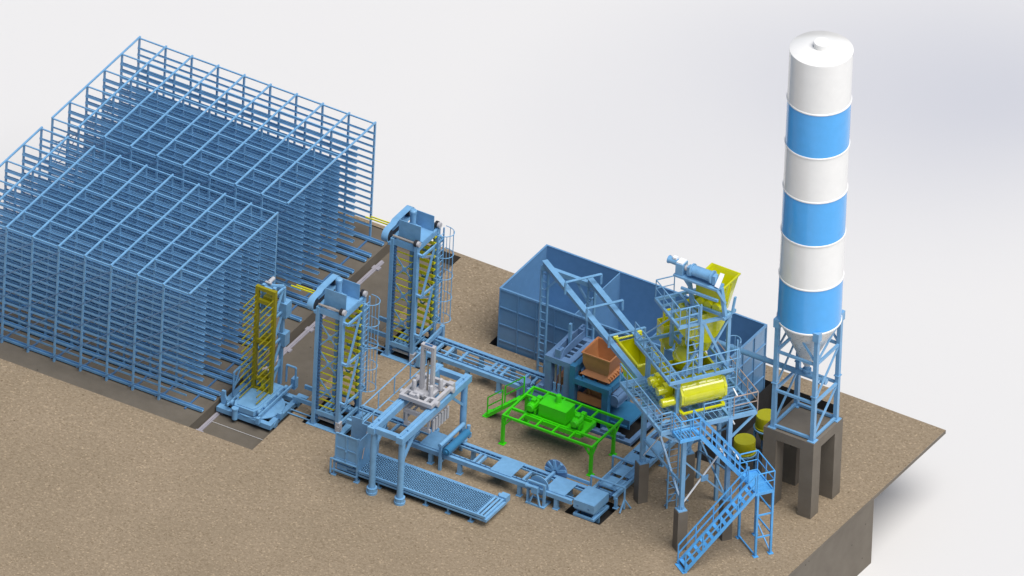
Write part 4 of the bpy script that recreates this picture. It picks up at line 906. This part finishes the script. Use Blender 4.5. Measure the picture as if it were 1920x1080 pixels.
m = MB(); m.rod((10.35, -1.8, 12.15), (10.75, -1.8, 12.15), .1, n=12); m.box(10.25, 10.5, -1.95, -1.65, 12.05, 12.35); m.build('latch', 'yellow', th)
# winch with its stand
wn = thing('hoist_winch', 'blue hoist winch with ribbed drum and motor on an inclined stand at the tower top', 'winch', (10.8, -2.35, 12.0))
wy, wz = -2.35, 14.25
m = MB()
for k in range(12): x = 10.66 + k * .083; m.rod((x, wy, wz), (x + .055, wy, wz), .26, n=28)
m.rod((10.62, wy, wz), (11.68, wy, wz), .245, n=28); m.rod((10.58, wy, wz), (10.65, wy, wz), .32, n=28); m.rod((11.66, wy, wz), (11.73, wy, wz), .32, n=28); m.build('drum', 'blue', wn)
MB().rod((10.2, wy, wz), (11.9, wy, wz), .08, n=12).rod((10.25, wy, wz), (10.38, wy, wz), .15, n=16).build('shaft', 'steel', wn)
MB().rod((9.36, wy, wz + .12), (9.82, wy, wz + .12), .17, n=20).rod((9.30, wy, wz + .12), (9.36, wy, wz + .12), .2, n=20).build('motor', 'blue', wn)
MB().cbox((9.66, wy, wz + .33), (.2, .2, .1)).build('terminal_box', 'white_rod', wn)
MB().box(9.82, 10.2, wy - .26, wy + .24, wz - .38, wz + .22).build('gearbox', 'blue', wn)
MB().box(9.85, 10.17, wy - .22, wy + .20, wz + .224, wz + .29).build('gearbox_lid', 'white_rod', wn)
m = MB()
for x in (10.46, 11.84): m.box(x - .08, x + .08, wy - .15, wy + .15, wz - .32, wz + .15)
m.build('bearing', 'blue', wn)
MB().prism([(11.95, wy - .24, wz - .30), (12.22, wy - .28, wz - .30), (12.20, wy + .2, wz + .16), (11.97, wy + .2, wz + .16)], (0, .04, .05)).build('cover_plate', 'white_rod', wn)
m = MB(); m.box(9.75, 12.15, wy - .32, wy + .32, wz - .5, wz - .40)
for x in (10.35, 12.12):
    m.bar((x, wy + .1, wz - .5), (x + .2, wy + .3, 12.0), .14, .2); m.bar((x + .02, wy - .25, wz - .5), (x + .2, wy + .2, 12.9), .10, .12); m.bar((x + .2, wy + .1, 12.02), (x + .25, wy + 1.1, 12.02), .12, .14); m.bar((x + .28, wy + .75, 12.0), (x + .34, wy + .9, 12.9), .08, .14)
m.bar((10.2, wy - .3, 13.25), (12.2, wy - .3, 13.25), .1, .12); m.bar((10.5, wy + .3, 12.1), (12.4, wy + .3, 12.1), .12, .14); m.bar((10.5, wy + .75, 12.05), (12.45, wy + .75, 12.05), .1, .1)
m.build('stand', 'blue', wn)

# ------------------------------------------------------------------ bucket track and flying bucket
bt = thing('bucket_track', 'pair of long blue beams from the ladder portal by the bin to the tower', 'track', TW(0.8, 8, 0), PHI)
def tl(a, b, z): return (a - .8, b - 8, z)
for a, b1, b0 in ((.12, 15.62, 1.9), (1.46, 13.5, 1.3)):
    MB().box(a - .8 - .09, a - .8 + .09, b0 - 8, b1 - 8, 6.16, 6.42).box(a - .8 - .14, a - .8 + .14, b0 - 8, b1 - 8, 6.42, 6.45).build('beam', 'blue', bt, False)
m = MB()
for b in (12.9, 10.55, 8.1): m.path([tl(-.1, b, 6.3), tl(-.1, b, 6.95), tl(1.75, b, 6.95), tl(1.75, b, 6.4)], .06, 6)
m.build('hanger', 'blue', bt, False)
c_, s_ = math.cos(-PHI), math.sin(-PHI)
def w2l(x, y, z): ox, oy, _ = TW(.8, 8); dx, dy = x - ox, y - oy; return Vector((dx * c_ - dy * s_, dx * s_ + dy * c_, z))
for x in (-1.11, 1.42):
    m = MB(); ladder(m, w2l(x, 4.52, .02), w2l(x, 4.52, 6.1), w2l(x + .3, 4.52, 0) - w2l(x - .3, 4.52, 0), .36, .045, .42); m.build('portal_leg', 'blue', bt, False)
m = MB(); m.bar(w2l(-1.3, 4.52, 6.02), w2l(1.6, 4.52, 6.02), .2, .24); m.bar(w2l(-1.0, 4.52, 4.9), w2l(-.2, 4.52, 5.9), .1, .08); m.bar(w2l(1.3, 4.52, 4.9), w2l(.6, 4.52, 5.9), .1, .08); m.bar(w2l(1.42, 4.5, 5.2), w2l(.4, 5.6, 3.3), .05, .05)
m.build('portal_beam', 'blue', bt, False)
fb = thing('flying_bucket', 'yellow travelling concrete bucket hung between the long track beams', 'bucket', TW(1.1, 7.3, 4.6), PHI)
m = MB()
for a in (-.62, .62): m.rod((a, -1.25, 1.74), (a, 1.25, 1.74), .075, n=12)
for b in (-1.2, 1.2): m.rod((-.62, b, 1.76), (.62, b, 1.76), .06, n=12)
m.build('carriage', 'yellow', fb, False)
for a in (-.62, .62):
    for b in (-1.3, 1.3): MB().rod((a - .13, b, 1.8), (a + .1, b, 1.8), .11, n=16).build('wheel', 'yellow', fb, False)
MB().hopper([(0, 0, .55, 1.05, 1.7), (0, 0, .55, 1.05, 1.2), (-.1, 0, .42, .45, .1)], .03).build('shell', 'yellow', fb, False)
MB().box(-.5, .3, -.5, .5, .0, .1).build('gate', 'yellow', fb, False)

# ------------------------------------------------------------------ silo, table, screw, tanks
ct = MB(); tx0, tx1, ty0, ty1, tz = 12.86, 15.59, 1.12, 3.84, 4.25
ct.box(tx0, tx1, ty0, ty1, tz - .5, tz)
tab = thing('concrete_table', 'grey concrete table on four thick square legs under the silo', 'table', ((tx0 + tx1) / 2, (ty0 + ty1) / 2, 0))
ct.build('slab', 'concrete', tab)
for x in (tx0, tx1 - .72):
    for y in (ty0, ty1 - .72): MB().box(x + .003, x + .717, y + .003, y + .717, .002, tz - .502).build('leg', 'concrete', tab)
sc = (14.32, 2.42)
si = thing('cement_silo', 'tall white and blue banded cement silo on a blue braced stand', 'silo', (sc[0], sc[1], tz))
zb = 10.28; RAD = 1.51; h = 2.49
levels = [(zb, zb + h, 'silo_blue'), (zb + h, zb + 2 * h, 'white'), (zb + 2 * h, zb + 3 * h, 'silo_blue'), (zb + 3 * h, zb + 4 * h, 'white'), (zb + 4 * h, zb + 5 * h, 'silo_blue'), (zb + 5 * h, zb + 5 * h + 2.75, 'white')]
for a, b, mt in levels: MB().lathe((*sc, 0), [(RAD, a + .004), (RAD, b)], 96, cap=False).build('band', mt, si)
for k in range(6): MB().lathe((*sc, zb + k * h), [(RAD + .002, -.045), (RAD + .035, -.03), (RAD + .035, .03), (RAD + .002, .045)], 96, cap=False).build('flange_ring', 'white', si)
zt = zb + 5 * h + 2.75
rf = MB().lathe((*sc, zt), [(RAD, 0), (RAD - .02, .02), (.4, .12), (.35, .125)], 96).build('roof', 'white', si, smooth=50)
MB().lathe((*sc, zt + .10), [(.38, 0), (.38, .30), (.36, .32)], 40).build('cap', 'white', rf)
cn = MB().lathe((*sc, 0), [(.16, zb - 2.72), (RAD - .01, zb)], 96, cap=False).build('cone', 'cone', si)
MB().rod((*sc, 6.95), (*sc, zb - 2.7), .13, n=16).rod((*sc, 7.25), (*sc, 7.35), .22, n=16).build('outlet', 'blue', cn)
L_ = 1.07
for dx in (-L_, L_):
    for dy in (-L_, L_):
        x, y = sc[0] + dx, sc[1] + dy
        MB().box(x - .1, x + .1, y - .1, y + .1, tz + .04, zb - .1).box(x - .2, x + .2, y - .2, y + .2, tz + .002, tz + .045).box(x - .14, x + .14, y - .14, y + .14, 6.75, 6.8).box(x - .16, x + .16, y - .16, y + .16, zb - .35, zb + .12).build('stand_leg', 'blue', si)
m = MB()
for s in (-1, 1):
    for z in (tz + .12, 6.35, 8.55):
        m.bar((sc[0] - L_ + .1, sc[1] + s * L_, z), (sc[0] + L_ - .1, sc[1] + s * L_, z), .12, .12); m.bar((sc[0] + s * L_, sc[1] - L_ + .1, z), (sc[0] + s * L_, sc[1] + L_ - .1, z), .12, .12)
    for z0, z1 in ((4.45, 6.3), (6.45, 8.5), (8.6, 9.9)):
        m.bar((sc[0] + s * L_, sc[1] - L_, z0), (sc[0] + s * L_, sc[1] + L_, z1), .07, .10)
    m.bar((sc[0] - L_, sc[1] + s * (L_ - .02), 8.6), (sc[0], sc[1] + s * L_, 10.0), .07, .09); m.bar((sc[0] + L_, sc[1] + s * (L_ - .02), 8.6), (sc[0], sc[1] + s * (L_ + .01), 10.0), .07, .09)
m.build('stand_brace', 'blue', si)
sp = thing('screw_conveyor', 'blue screw conveyor tube from the silo outlet to the tower', 'screw conveyor', (11.5, 2.42, 7.0))
MB().rod((8.6, 2.42, 7.0), (14.75, 2.42, 7.0), .135, n=22).build('tube', 'blue', sp)
MB().rod((14.75, 2.42, 7.0), (14.85, 2.42, 7.0), .19, n=20).rod((14.85, 2.42, 7.0), (15.15, 2.42, 7.0), .11, n=16).rod((15.15, 2.42, 7.0), (15.4, 2.42, 7.0), .16, n=18).rod((15.05, 2.42, 7.0), (15.05, 2.2, 6.9), .09, n=12).build('motor', 'blue', sp)
m = MB()
for x in (10.2, 12.0, 13.7): m.rod((x, 2.42, 7.0), (x + .06, 2.42, 7.0), .165, n=22)
m.build('flange', 'blue', sp)
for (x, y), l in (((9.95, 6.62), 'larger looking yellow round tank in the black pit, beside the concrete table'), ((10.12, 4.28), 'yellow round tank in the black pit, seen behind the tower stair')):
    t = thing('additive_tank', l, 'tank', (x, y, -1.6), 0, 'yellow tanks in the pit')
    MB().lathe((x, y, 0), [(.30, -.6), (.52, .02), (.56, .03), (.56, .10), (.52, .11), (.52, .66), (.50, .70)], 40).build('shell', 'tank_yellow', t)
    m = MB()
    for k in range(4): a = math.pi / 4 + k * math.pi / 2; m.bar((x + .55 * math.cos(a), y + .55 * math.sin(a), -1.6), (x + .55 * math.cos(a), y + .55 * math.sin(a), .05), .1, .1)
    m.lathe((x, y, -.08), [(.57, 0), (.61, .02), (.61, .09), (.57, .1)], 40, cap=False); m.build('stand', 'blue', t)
